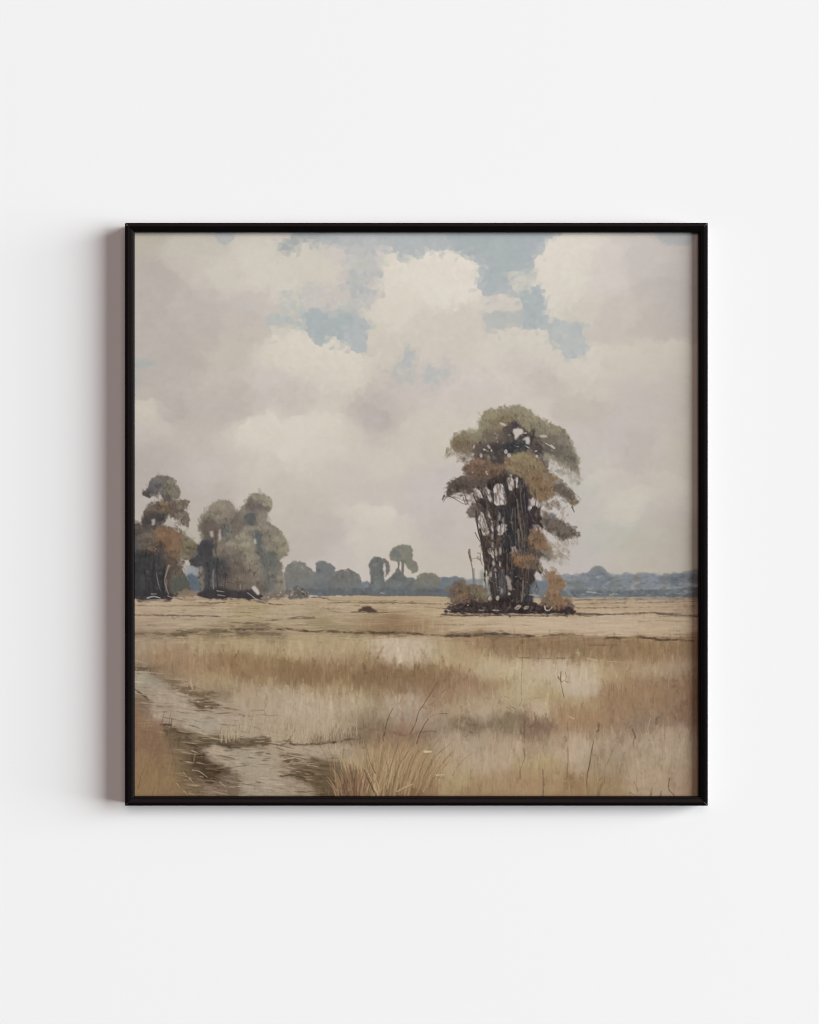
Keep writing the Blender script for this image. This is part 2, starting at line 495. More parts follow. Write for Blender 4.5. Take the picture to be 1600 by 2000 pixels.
def paint_sky():
    CV[:PH] = field(SKY, 40, 32, PY0, PY1, 30, 24, 40, 1.16, 0.72) + np.array((-0.6, 0.4, 0.8), np.float32)
    # broad dry-brush scumbling over the clouds
    smear(PX0, PY0, PX1, 1165, 2600, 20, 9, -0.25, 0.5, 1.6, 0.5, 9, 0.2)
    smear(PX0, PY0, PX1, 1165, 3200, 10, 5, -0.2, 0.7, 1.7, 0.4, 6, 0.25)
    # the open blue: top strip, right-hand gap, the slanting arm, the broken patch on the left
    fill([(596, 470), (600, 440), (1066, 440), (1064, 476), (1062, 498), (1046, 506), (1040, 530), (1022, 536), (1006, 546),
          (1000, 556), (1010, 566), (1030, 560), (1056, 562), (1067, 590), (1071, 610), (1090, 622), (1110, 632), (1126, 628),
          (1136, 650), (1152, 676), (1146, 692), (1118, 704), (1104, 700), (1093, 684), (1074, 668), (1066, 648), (1040, 641),
          (1014, 640), (1008, 626), (1018, 606), (1014, 590), (1000, 578), (974, 580), (950, 580), (940, 566), (930, 552),
          (929, 530), (934, 518), (918, 508), (898, 498), (878, 491), (856, 489), (840, 493), (829, 503), (804, 506), (786, 505),
          (776, 494), (760, 490), (742, 500), (736, 512), (744, 526), (752, 536), (740, 546), (728, 540), (736, 560), (736, 584),
          (716, 594), (704, 602), (716, 616), (722, 640), (714, 664), (714, 690), (692, 689), (672, 672), (654, 660),
          (640, 668), (628, 673), (610, 664), (604, 650), (588, 642), (592, 626), (602, 612), (628, 598), (650, 600), (672, 590),
          (682, 574), (672, 556), (676, 532), (668, 520), (674, 500), (670, 480), (630, 478)],
         B2, 5.0, 12, 1, 0.94, vary=4)
    fill([(546, 580), (560, 572), (576, 570), (596, 558), (612, 545), (626, 560), (644, 572), (664, 566), (676, 580), (660, 596), (636, 604),
          (604, 616), (594, 640), (570, 640), (530, 638), (525, 626), (545, 622), (548, 600)], B3, 7, 12, 1, 0.95, vary=4, broken=.34)
    fill([(592, 608), (632, 606), (662, 612), (690, 618), (688, 645), (664, 658), (640, 664), (612, 664), (594, 640)], B1, 6, 12, 1, 0.9, broken=.15)
    fill([(880, 440), (1062, 440), (1062, 494), (1042, 504), (1036, 528), (1014, 532), (990, 538), (984, 560), (966, 576), (950, 576),
          (945, 540), (955, 520), (925, 500), (890, 486)], B1, 5, 12, 2, 0.85)
    fill([(1012, 566), (1046, 562), (1062, 592), (1070, 618), (1060, 632), (1026, 636), (1020, 606)], B1, 4, 12, 2, 0.8)
    fill([(1024, 462), (1056, 462), (1060, 490), (1040, 498), (1026, 508)], (166, 173, 180), 3, 12, 3, 0.7)
    fill([(996, 534), (1040, 530), (1046, 544), (1030, 556), (1000, 556)], B3, 4, 12, 2, 0.9)
    fill([(1076, 640), (1098, 626), (1122, 634), (1132, 660), (1148, 678), (1110, 702), (1096, 686)], (188, 190, 185), 7, 12, 3, 0.6, broken=.3)
    fill([(948, 612), (1000, 606), (1024, 610), (1018, 636), (982, 641), (958, 653), (948, 642)], (182, 184, 180), 4, 12, 1, 0.95)
    fill([(938, 582), (960, 577), (1000, 578), (1018, 588), (1016, 602), (990, 608), (950, 606)], (206, 199, 190), 4, 12, 1, 0.95)
    fill([(780, 678), (816, 674), (817, 692), (805, 716), (816, 730), (806, 746), (784, 750), (770, 732), (772, 700)], (180, 182, 178), 7, 12, 2, 0.85, broken=.3)
    fill([(792, 690), (808, 690), (800, 716), (786, 716)], (178, 180, 182), 3, 12, 2, 0.8)
    fill([(840, 708), (868, 703), (880, 715), (878, 736), (864, 748), (832, 746)], (179, 182, 180), 7, 12, 2, 0.9, broken=.2)
    fill([(650, 455), (760, 455), (745, 485), (736, 520), (690, 560), (676, 520), (672, 480)], (182, 185, 184), 8, 12, 4, 0.6)
    fill([(626, 586), (648, 580), (668, 590), (672, 606), (650, 612), (632, 604)], (200, 193, 186), 6, 12, 2, 0.8, broken=.2)
    fill([(984, 534), (1004, 532), (1030, 540), (1044, 552), (1026, 562), (1004, 556)], (205, 200, 190), 5, 12, 2, 0.85)
    fill([(668, 486), (700, 478), (744, 490), (738, 530), (746, 545), (734, 590), (700, 604), (680, 580), (672, 540)], (198, 194, 189), 7, 12, 2, .75, broken=.42)
    fill([(590, 560), (640, 552), (690, 566), (716, 590), (700, 612), (640, 606), (600, 600)], (199, 193, 187), 7, 12, 2, .75, broken=.4)
    fill([(522, 622), (540, 612), (562, 616), (574, 630), (556, 640), (530, 638)], (180, 185, 181), 5, 12, 2, .85, broken=.1)
    fill([(470, 600), (486, 596), (494, 604), (480, 610)], (186, 188, 183), 4, 12, 2, .5)
    # worn islands of cloud across the blue
    for x, y, lx, ly, c in [(660, 500, 15, 22, (205, 196, 190)), (668, 545, 14, 12, (201, 192, 187)), (655, 575, 18, 9, (200, 191, 185)),
                            (706, 520, 12, 7, (186, 188, 178)), (724, 556, 12, 10, (203, 194, 186)), (744, 488, 18, 7, (208, 199, 194)),
                            (640, 590, 14, 6, (199, 190, 184)), (676, 600, 10, 6, (186, 188, 180)), (700, 545, 10, 14, (184, 187, 178)),
                            (742, 575, 12, 8, (198, 190, 182)), (652, 618, 9, 4, (186, 188, 190)), (880, 495, 24, 5, (213, 211, 198)),
                            (930, 535, 6, 12, (200, 200, 190)), (1104, 655, 9, 6, (193, 196, 186)), (1112, 672, 6, 9, (190, 192, 184)),
                            (752, 512, 8, 8, (200, 200, 188)), (810, 505, 26, 3, (206, 205, 192))]:
        for _ in range(5):
            dab(x + rng.normal(0, lx * .4), y + rng.normal(0, ly * .4), lx * .6, ly * .6, rng.normal(-.3, .4), c, 0.6)
    fill([(415, 452), (455, 452), (450, 474), (430, 478)], (176, 177, 178), 3, 12, 2, 0.9)
    fill([(542, 478), (560, 472), (572, 458), (640, 452), (640, 466), (590, 474), (572, 489), (555, 495), (545, 490)], (163, 168, 168), 3, 12, 2, 0.9)
    fill([(1285, 452), (1350, 452), (1352, 478), (1320, 480), (1288, 472)], (170, 173, 174), 3, 12, 3, 0.8)
    fill([(255, 700), (290, 704), (308, 714), (290, 720), (255, 720)], (170, 174, 170), 3, 12, 3, 0.8)
    fill([(255, 732), (272, 734), (272, 756), (255, 758)], (170, 172, 170), 3, 12, 3, 0.8)
    # cream rims and the soft lower cloud banks
    fill([(832, 508), (856, 492), (880, 494), (905, 504), (924, 516), (926, 545), (880, 560), (830, 540)], (217, 209, 197), 6, 12, 6, 0.7)
    fill([(1060, 470), (1120, 462), (1170, 475), (1150, 530), (1100, 560), (1060, 545), (1050, 520)], (216, 208, 196), 8, 40, 8, 0.6)
    fill([(470, 826), (530, 812), (600, 822), (640, 850), (560, 862), (470, 860), (430, 846)], (208, 200, 187), 8, 12, 5, 0.6)
    fill([(640, 815), (670, 812), (700, 840), (720, 858), (690, 862), (650, 850)], (206, 197, 184), 6, 12, 5, 0.5)
    fill([(700, 815), (742, 808), (770, 826), (748, 846), (716, 846)], (189, 179, 175), 6, 12, 5, 0.55)
    fill([(268, 790), (290, 780), (308, 794), (306, 822), (280, 828), (262, 815)], (199, 190, 177), 5, 12, 3, 0.7)
    fill([(345, 775), (356, 768), (360, 795), (350, 806)], (182, 172, 167), 3, 12, 3, 0.7)
    fill([(500, 735), (560, 725), (620, 760), (600, 780), (520, 770)], (201, 192, 186), 10, 40, 6, 0.5)
    fill([(520, 690), (580, 665), (650, 690), (700, 720), (640, 745), (560, 720)], (210, 202, 189), 10, 40, 7, 0.6)
    bank([(440, 868), (462, 842), (490, 821), (524, 807), (559, 819), (593, 809), (640, 806), (672, 812), (690, 826)], 46, (7, 7, 7), 7, 8)
    bank([(236, 800), (262, 787), (285, 779), (306, 782), (331, 800), (350, 824)], 24, (7, 7, 7), 6, 6)
    bank([(480, 690), (517, 664), (559, 650), (593, 654), (621, 672), (660, 668), (700, 692), (740, 690)], 46, (7, 7, 6), 6, 7)
    bank([(655, 1000), (683, 987), (720, 984), (760, 992), (800, 1014), (820, 1030)], 34, (8, 8, 7), 6, 7)
    bank([(1120, 690), (1160, 670), (1210, 678), (1262, 660), (1320, 664), (1400, 680)], 30, (7, 7, 6), 6, 7)
    bank([(730, 560), (760, 520), (800, 506), (860, 490), (900, 498), (930, 530), (950, 590)], 60, (6, 6, 6), 6, 7)
    bank([(1040, 560), (1062, 500), (1070, 470), (1120, 452), (1180, 462), (1230, 500)], 60, (5, 5, 5), 6, 7)
    bank([(850, 770), (900, 742), (960, 724), (1010, 736), (1050, 770)], 26, (5, 5, 5), 6, 7)
    bank([(1120, 950), (1180, 915), (1240, 930), (1290, 922), (1350, 940), (1400, 950)], 30, (6, 6, 5), 6, 7)
    bank([(560, 770), (600, 756), (660, 770), (720, 762), (770, 780)], 22, (-6, -6, -5), 6, 7)
    bank([(655, 806), (690, 790), (730, 792), (760, 812), (780, 840)], 30, (-9, -9, -8), 6, 7)
    bank([(262, 520), (310, 510), (350, 540), (400, 590), (470, 600), (540, 630)], 60, (-4, -4, -4), 6, 7)
    bank([(1180, 590), (1230, 560), (1290, 540), (1360, 560), (1400, 590)], 50, (-5, -5, -4), 6, 7)
    bank([(840, 930), (880, 905), (940, 900), (1000, 930)], 50, (-4, -4, -3), 6, 7)
    smear(PX0, PY0, PX1, 1150, 5200, 7, 3.4, -0.2, 0.8, 2.1, 0.5, 3.5, 0.3)
    smear(PX0, PY0, PX1, 700, 1800, 4, 2.2, -0.4, 1.0, 2.5, 0.5, 3, 0.3)
    smear(520, 455, 1170, 780, 3600, 7, 3.4, -.3, .9, 2.5, .55, 9, .3)
    flatten(PX0, PY0, PX1, 1165, 4, .6)
    CV[:] += ((1.0 * WX[4] + 1.6 * WY[12] + 0.8 * HX)[..., None])
    bl = np.clip((CV[..., 2:3] - CV[..., 0:1] + 2) / 8, 0, 1)
    CV[:] = CV + bl * (0.25 * (CV.mean(-1, keepdims=True) - CV) + 2)


def paint_far():
    # blue hills, right
    fill([(880, 1128), (905, 1127), (930, 1131), (1104, 1122), (1120, 1126), (1135, 1122), (1150, 1117), (1156, 1109), (1167, 1105), (1178, 1109),
          (1187, 1117), (1200, 1122), (1212, 1123), (1222, 1119), (1240, 1122), (1250, 1118), (1272, 1120), (1286, 1122), (1300, 1125),
          (1320, 1120), (1340, 1115), (1380, 1113), (1380, 1166), (850, 1166), (850, 1130)], (135, 140, 143), 1.6, 12, 1, vary=9)
    fill([(1150, 1122), (1157, 1109), (1168, 1106), (1180, 1111), (1186, 1121), (1170, 1128)], (130, 130, 129), 1.5, 12, 1)
    for x0, x1, y0, y1, c in [(1112, 1150, 1135, 1148, (108, 118, 114)), (1180, 1215, 1130, 1150, (116, 124, 118)), (1152, 1190, 1122, 1148, (112, 121, 132)),
                              (1216, 1240, 1124, 1148, (122, 130, 138)), (1246, 1290, 1124, 1148, (124, 132, 142)), (1296, 1366, 1122, 1140, (104, 110, 118)),
                              (1240, 1250, 1122, 1150, (130, 124, 118)), (1296, 1304, 1135, 1148, (128, 122, 112)), (1110, 1150, 1122, 1134, (126, 130, 136))]:
        fill([(x0, y0), (x1, y0), (x1, y1), (x0, y1)], c, 3, 12, 2, 0.75)
    fill([(1100, 1152), (1140, 1150), (1220, 1153), (1300, 1150), (1380, 1148), (1380, 1167), (1300, 1166), (1200, 1165), (1100, 1165)], (99, 104, 107), 1.8, 12, 1, 0.9, broken=-.25, grain=HX)
    stroke([(1146, 1156), (1160, 1157), (1174, 1160)], 2.5, 1.5, (160, 160, 158))
    stroke([(1192, 1162), (1200, 1160), (1212, 1161)], 2, 1.5, (172, 164, 148))
    stroke([(1102, 1166), (1150, 1166), (1210, 1164)], 1.8, 1, (132, 134, 128))
    for _ in range(420):
        x, y = rng.uniform(1104, 1366), rng.uniform(1120, 1164)
        c = pick(CV, x, y) + rng.normal(2, 9)
        dab(x, y, rng.uniform(3, 7), rng.uniform(1.4, 3), rng.normal(0, .3), c, 0.6)
    h = CV[1100 - PY0:1170 - PY0]
    bl = (h[..., 2] > h[..., 0] + 3)[..., None]
    h[:] = np.where(bl, h.mean(-1, keepdims=True) * .3 + h * .7, h)
    # grey trees across the middle distance
    fill([(553, 1130), (560, 1107), (570, 1099), (585, 1096), (597, 1101), (612, 1115), (624, 1122), (624, 1160), (553, 1160)], (127, 124, 115), 1.6, 4, 1, grad=(112, 113, 111))
    fill([(617, 1112), (620, 1098), (632, 1094), (643, 1100), (653, 1106), (656, 1116), (664, 1124), (664, 1160), (617, 1160)], (120, 121, 118), 1.6, 4, 1, grad=(105, 108, 110))
    fill([(650, 1124), (660, 1116), (680, 1113), (695, 1118), (704, 1128), (708, 1150), (704, 1161), (648, 1161)], (115, 114, 108), 1.6, 4, 1, grad=(110, 111, 110))
    stroke([(655, 1117), (668, 1114), (682, 1113), (698, 1121)], 2, 1.2, (118, 106, 94), 0.8)
    fill([(700, 1140), (716, 1136), (726, 1142), (726, 1162), (700, 1162)], (112, 118, 122), 1.6, 4, 1, 0.9)
    fill([(721, 1102), (725, 1092), (735, 1087), (747, 1090), (757, 1094), (761, 1105), (758, 1122), (754, 1118), (754, 1106), (748, 1100),
          (751, 1126), (756, 1160), (721, 1160), (724, 1126)], (109, 109, 105), 1.4, 4, 1, grad=(106, 108, 107))
    stroke([(750, 1092), (757, 1100), (757, 1116), (753, 1126)], 4, 2.5, (122, 112, 102), 0.8)
    fill([(756, 1136), (768, 1122), (777, 1108), (786, 1120), (798, 1128), (815, 1132), (862, 1150), (862, 1162), (754, 1162)], (107, 109, 107), 1.6, 4, 1, grad=(108, 110, 109))
    for p, w in [([(778, 1086), (779, 1100), (777, 1122)], 4), ([(786, 1086), (787, 1104), (786, 1126)], 6), ([(790, 1088), (800, 1098), (808, 1108), (812, 1116)], 6)]:
        stroke(p, w, w * .7, (118, 114, 106))
    fill([(761, 1088), (765, 1073), (776, 1067), (790, 1065), (803, 1069), (807, 1080), (805, 1090), (815, 1101), (817, 1114), (807, 1120), (798, 1110), (790, 1100), (780, 1098), (766, 1094)],
         (127, 125, 113), 1.6, 4, 1)
    fill([(764, 1084), (770, 1074), (780, 1078), (782, 1088), (770, 1089)], (110, 115, 112), 1.5, 4, 1, 0.8)
    fill([(812, 1134), (820, 1123), (835, 1118), (850, 1121), (862, 1131), (870, 1146), (880, 1162), (806, 1162)], (129, 124, 109), 1.6, 4, 1, grad=(104, 108, 106))
    fill([(862, 1132), (885, 1127), (905, 1131), (905, 1162), (862, 1162)], (110, 118, 124), 1.6, 4, 1, 0.9)
    fill([(553, 1152), (640, 1149), (720, 1148), (800, 1150), (900, 1150), (900, 1164), (760, 1165), (640, 1162), (553, 1160)], (100, 103, 105), 2.0, 12, 1, 0.95)
    for _ in range(520):
        x, y = rng.uniform(553, 880), rng.uniform(1092, 1162)
        c = pick(CV, x, y)
        if c.sum() < 400:
            dab(x, y, rng.uniform(2, 5), rng.uniform(1.5, 3.5), rng.normal(.8, .8), c + rng.normal(0, 6) + rng.normal(0, 2, 3), 0.6)
    flatten(540, 1060, 900, 1170, 2, .4)
    # mist at the foot of the trees
    for x, y, lx in [(590, 1140, 22), (630, 1132, 14), (680, 1140, 16), (738, 1140, 8), (775, 1142, 12), (830, 1140, 22)]:
        for k in range(10):
            dab(x + rng.normal(0, lx * .6), y + rng.normal(0, 7), rng.uniform(4, 9), rng.uniform(3, 6), rng.normal(0, .5), (126, 129, 129), .16)
    stroke([(744, 1158), (752, 1159)], 2, 1, (150, 148, 144))


def paint_ground():
    y0 = 1160
    g = field(GROUND, 38, 18, y0, PY1, 16, 7, 40, 1.08, 0.45)
    g = g + 0.05 * (g.mean(-1, keepdims=True) - g) + np.array((4, 3.0, 2.5), np.float32)
    yy = np.arange(y0, PY1)
    sl = slice(y0 - PY0, PH)
    # ragged far edge of the field
    edge = (yy[:, None] - (1163.5 + 2.5 * WY[40][sl] + 1.2 * WX[12][sl] + 3 * np.exp(-((np.arange(PW) + PX0 - 300) / 120.0) ** 2)[None, :]
                           + 4 * np.exp(-((np.arange(PW) + PX0 - 470) / 60.0) ** 2)[None, :] + 4 * np.clip((np.arange(PW) + PX0 - 720) / 250.0, 0, 1)[None, :]))
    m = np.clip(edge + 0.5, 0, 1)[..., None].astype(np.float32)
    CV[sl] = CV[sl] * (1 - m) + g * m
    # stubble rows: long flat strokes
    smear(PX0, 1172, PX1, 1262, 1900, 24, 1.3, 0.01, 0.03, 6, 0.55, 5, 0.25)
    smear(PX0, 1172, PX1, 1250, 900, 12, 0.9, 0.0, 0.05, 9, 0.5, 5, 0.25)
    # standing dry grass: upright strokes
    notpath = lambda x, y: not (x < 640 and y > 1330 + (x - 262) * .12 and y > 1300 and (x < 600)) or x > 640
    smear(PX0, 1250, PX1, 1352, 1500, 5, 11, 0.0, 0.15, 5, 0.5, 6, 0.3)
    smear(PX0, 1250, PX1, 1350, 1700, 2.2, 9, 0.0, 0.12, 5, 0.45, 4, 0.3)
    smear(440, 1340, PX1, PY1, 2200, 6, 13, 0.0, 0.15, 5, 0.5, 7, 0.3, notpath)
    smear(440, 1340, PX1, PY1, 2600, 2.3, 11, 0.0, 0.12, 4.5, 0.45, 4, 0.3, notpath)
    smear(PX0, 1400, 360, PY1, 700, 2, 12, 0.25, 0.15, 4, 0.5, 4, 0.3)
    # soft broad patches
    smear(PX0, 1250, PX1, PY1, 1000, 16, 7, 0, 0.3, 3, 0.35, 5, 0.3)
    # the rutted track: flat strokes falling to the right
    track = lambda x, y: (y > 1310 and x < 330 + (y - 1310) * 1.9 and x > 262 + max(0, (y - 1400)) * 0.55 and x < 660)
    smear(PX0, 1310, 660, PY1, 3000, 13, 1.5, 0.14, 0.1, 9, 0.6, 3, 0.25, track)
    smear(PX0, 1310, 660, PY1, 1500, 7, 1.0, 0.1, 0.2, 13, 0.5, 3, 0.25, track)
    smear(440, 1345, PX1, PY1, 2200, 1.1, 7, 0.0, 0.15, 8, 0.45, 4, 0.3, notpath)
    smear(PX0, 1262, PX1, 1345, 1200, 1.0, 6, 0.0, 0.15, 7, 0.4, 4, 0.3)


def lines(items):
    for pts, w0, w1, c, a in items:
        (xa, ya), (xb, yb) = pts[0], pts[-1]
        if abs(yb - ya) < 0.7 * abs(xb - xa) and abs(xb - xa) > 26 and max(w0, w1) >= 1.4 and c[0] < 150:
            drag(pts, (w0 + w1) * 0.62, c, a)
        elif max(w0, w1) >= 5:
            stroke(pts, w0 * .85, w1 * .8, c, a * .75, bristle=.7)
            drag(pts, (w0 + w1) * 0.5, c, a * .6, 4)
        else:
            stroke(pts, w0 * .9, w1 * .8, c, a, bristle=0.35)


DK, DK2, BR = (92, 76, 60), (112, 95, 76), (128, 108, 86)


def paint_ground_marks():
    lines([
        # far ploughed lines
        ([(262, 1201), (300, 1200), (330, 1202), (360, 1203)], 1.2, 2.4, BR, .8), ([(370, 1204), (400, 1202), (425, 1204)], 2, 1, DK2, .8),
        ([(288, 1221), (305, 1220)], 1.5, 1, DK2, .8), ([(262, 1182), (330, 1184), (420, 1181)], 1, 1.5, BR, .6),
        ([(470, 1196), (495, 1196)], 1.5, 1, DK2, .7), ([(515, 1212), (560, 1210)], 1.6, 2.6, DK2, .8), ([(560, 1209), (585, 1205), (612, 1207)], 2.6, 2, DK2, .7),
        ([(450, 1215), (480, 1217), (508, 1216)], 2, 4, BR, .8), ([(500, 1222), (512, 1220), (530, 1228), (500, 1230)], 4, 5, (112, 92, 78), .8),
        ([(262, 1237), (285, 1240), (300, 1236), (312, 1238), (340, 1238), (362, 1241)], 4, 3, DK2, .9),
        ([(345, 1231), (362, 1233), (385, 1228), (410, 1232), (430, 1231)], 2.5, 3, DK2, .9),
        ([(380, 1234), (400, 1237), (440, 1231)], 4, 1.5, (118, 100, 78), .8),
        ([(450, 1229), (480, 1230), (520, 1229), (550, 1230)], 2, 3.4, DK, .8), ([(470, 1240), (510, 1237), (545, 1239)], 5, 4, (122, 104, 82), .8),
        ([(560, 1228), (590, 1233), (620, 1233), (640, 1231), (668, 1234)], 2, 2.5, DK, .85),
        ([(672, 1235), (686, 1235)], 4, 3, DK, .9), ([(695, 1236), (722, 1233), (740, 1237), (760, 1238)], 3, 3, DK, .9),
        ([(762, 1236), (790, 1235), (810, 1236), (826, 1240)], 3, 4, DK, .95), ([(840, 1240), (870, 1242), (882, 1242)], 1.5, 2, DK2, .8),
        ([(876, 1241), (920, 1242), (940, 1239), (962, 1238), (985, 1242)], 3, 3.5, (86, 70, 60), .95), ([(985, 1244), (1010, 1245), (1040, 1243)], 2, 1.5, DK2, .8),
        ([(1070, 1241), (1090, 1240), (1112, 1240)], 1.5, 2, DK2, .8), ([(1190, 1246), (1222, 1246)], 3, 1.5, DK, .9),
        ([(1250, 1242), (1275, 1248), (1300, 1250), (1325, 1248), (1336, 1250)], 2, 3, (98, 78, 66), .95), ([(1340, 1251), (1356, 1252)], 2.4, 2, (92, 72, 62), .9),
        ([(1116, 1200), (1150, 1203), (1180, 1200), (1215, 1200), (1240, 1200), (1272, 1196), (1300, 1201), (1366, 1204)], 2.4, 2, (108, 92, 74), .9),
        ([(1250, 1214), (1290, 1212), (1350, 1214)], 1.4, 1, BR, .8), ([(870, 1201), (930, 1202), (1010, 1202)], 1.8, 1.4, DK2, .8),
        ([(1120, 1180), (1180, 1178), (1280, 1177), (1366, 1174)], 1.6, 1.2, (130, 112, 96), .8), ([(1130, 1188), (1230, 1186), (1366, 1185)], 1, 1.4, BR, .6),
        ([(1110, 1172), (1200, 1171), (1290, 1169), (1366, 1168)], 3, 3, (140, 124, 108), .6),
        ([(640, 1172), (700, 1173), (800, 1174)], 1.2, 1, BR, .7), ([(700, 1178), (780, 1177), (860, 1179)], 1.6, 1, BR, .7), ([(630, 1168), (645, 1171)], 3, 1, DK2, .8),
        ([(630, 1186), (660, 1196), (700, 1195), (770, 1197)], 1.2, 1, BR, .7), ([(1030, 1240), (1080, 1238)], 1.2, 1, DK2, .6), ([(998, 1186), (870, 1188), (810, 1182)], 1, 1.4, BR, .5),
        ([(663, 1219), (700, 1219), (780, 1216)], 2, 1, (178, 160, 134), .8), ([(1040, 1225), (1060, 1229), (1180, 1236)], 2, 3, (178, 158, 130), .6),
        ([(262, 1224), (330, 1226), (430, 1226)], 2, 2, (176, 156, 134), .7), ([(440, 1205), (540, 1200)], 2, 2, (176, 158, 134), .6),
    ])
    # hummock in the middle, left stones
    fill([(700, 1194), (706, 1188), (718, 1184), (730, 1190), (738, 1193), (728, 1196)], (84, 66, 56), 1.2, 4, 1)
    lines([([(690, 1195), (715, 1196), (770, 1196)], 1.5, 1, DK2, .8)])
    # dry undergrowth and the track's ruts, laid in broad first
    for pts, c, a in [
            ([(318, 1418), (345, 1424), (375, 1438), (420, 1442), (470, 1440), (520, 1440), (530, 1450), (490, 1460), (430, 1460), (370, 1458), (335, 1446)], (104, 88, 66), .8),
            ([(376, 1464), (396, 1470), (414, 1488), (440, 1500), (452, 1510), (430, 1522), (404, 1526), (382, 1506)], (88, 69, 52), .85),
            ([(545, 1476), (590, 1474), (628, 1482), (640, 1500), (600, 1498), (556, 1492)], (112, 93, 70), .6),
            ([(560, 1508), (610, 1500), (650, 1504), (668, 1525), (664, 1560), (618, 1560), (600, 1532)], (106, 88, 64), .75),
            ([(300, 1372), (330, 1376), (346, 1384), (310, 1390)], (106, 88, 68), .8), ([(368, 1368), (404, 1366), (430, 1376), (404, 1386), (376, 1382)], (108, 90, 68), .75),
            ([(262, 1300), (296, 1300), (318, 1306), (300, 1316), (262, 1312)], (118, 100, 80), .8), ([(284, 1318), (330, 1322), (356, 1338), (350, 1352), (316, 1344)], (130, 112, 90), .6),
            ([(430, 1506), (462, 1500), (480, 1540), (470, 1560), (430, 1560), (414, 1530)], (120, 100, 80), .55), ([(350, 1500), (380, 1515), (400, 1545), (396, 1560), (352, 1560)], (122, 102, 74), .6),
            ([(672, 1416), (720, 1412), (760, 1404), (764, 1424), (740, 1432), (690, 1428)], (126, 108, 86), .7), ([(752, 1426), (800, 1428), (850, 1424), (852, 1436), (800, 1440), (756, 1438)], (126, 100, 82), .6),
            ([(880, 1404), (930, 1402), (945, 1416), (930, 1436), (900, 1438)], (118, 98, 76), .6), ([(960, 1400), (1010, 1392), (1024, 1412), (1010, 1432), (966, 1430)], (128, 110, 88), .6),
            ([(1030, 1408), (1056, 1400), (1082, 1404), (1092, 1424), (1060, 1436), (1036, 1430)], (122, 98, 80), .7), ([(1216, 1396), (1260, 1398), (1300, 1404), (1296, 1424), (1240, 1428), (1216, 1416)], (132, 114, 96), .6),
            ([(1310, 1370), (1340, 1372), (1344, 1396), (1326, 1412), (1312, 1400)], (128, 100, 84), .6), ([(450, 1216), (500, 1216), (560, 1226), (520, 1232), (460, 1230)], (128, 110, 88), .6),
            ([(340, 1232), (420, 1228), (470, 1236), (545, 1236), (548, 1244), (440, 1244), (350, 1242)], (128, 110, 86), .6), ([(262, 1236), (330, 1236), (362, 1240), (330, 1246), (262, 1244)], (126, 108, 86), .6),
            ([(660, 1232), (760, 1230), (826, 1234), (828, 1242), (740, 1242), (664, 1238)], (128, 106, 80), .5), ([(870, 1236), (960, 1230), (1010, 1238), (1000, 1248), (900, 1246)], (120, 100, 78), .6)]:
        right = pts[0][0] > 670 and pts[0][1] > 1300
        fill(pts, np.array(c) - (0 if right else 10), 5, 12, 2, a * (.6 if right else 1.15), vary=12, broken=.12, grain=VX if right else HX)
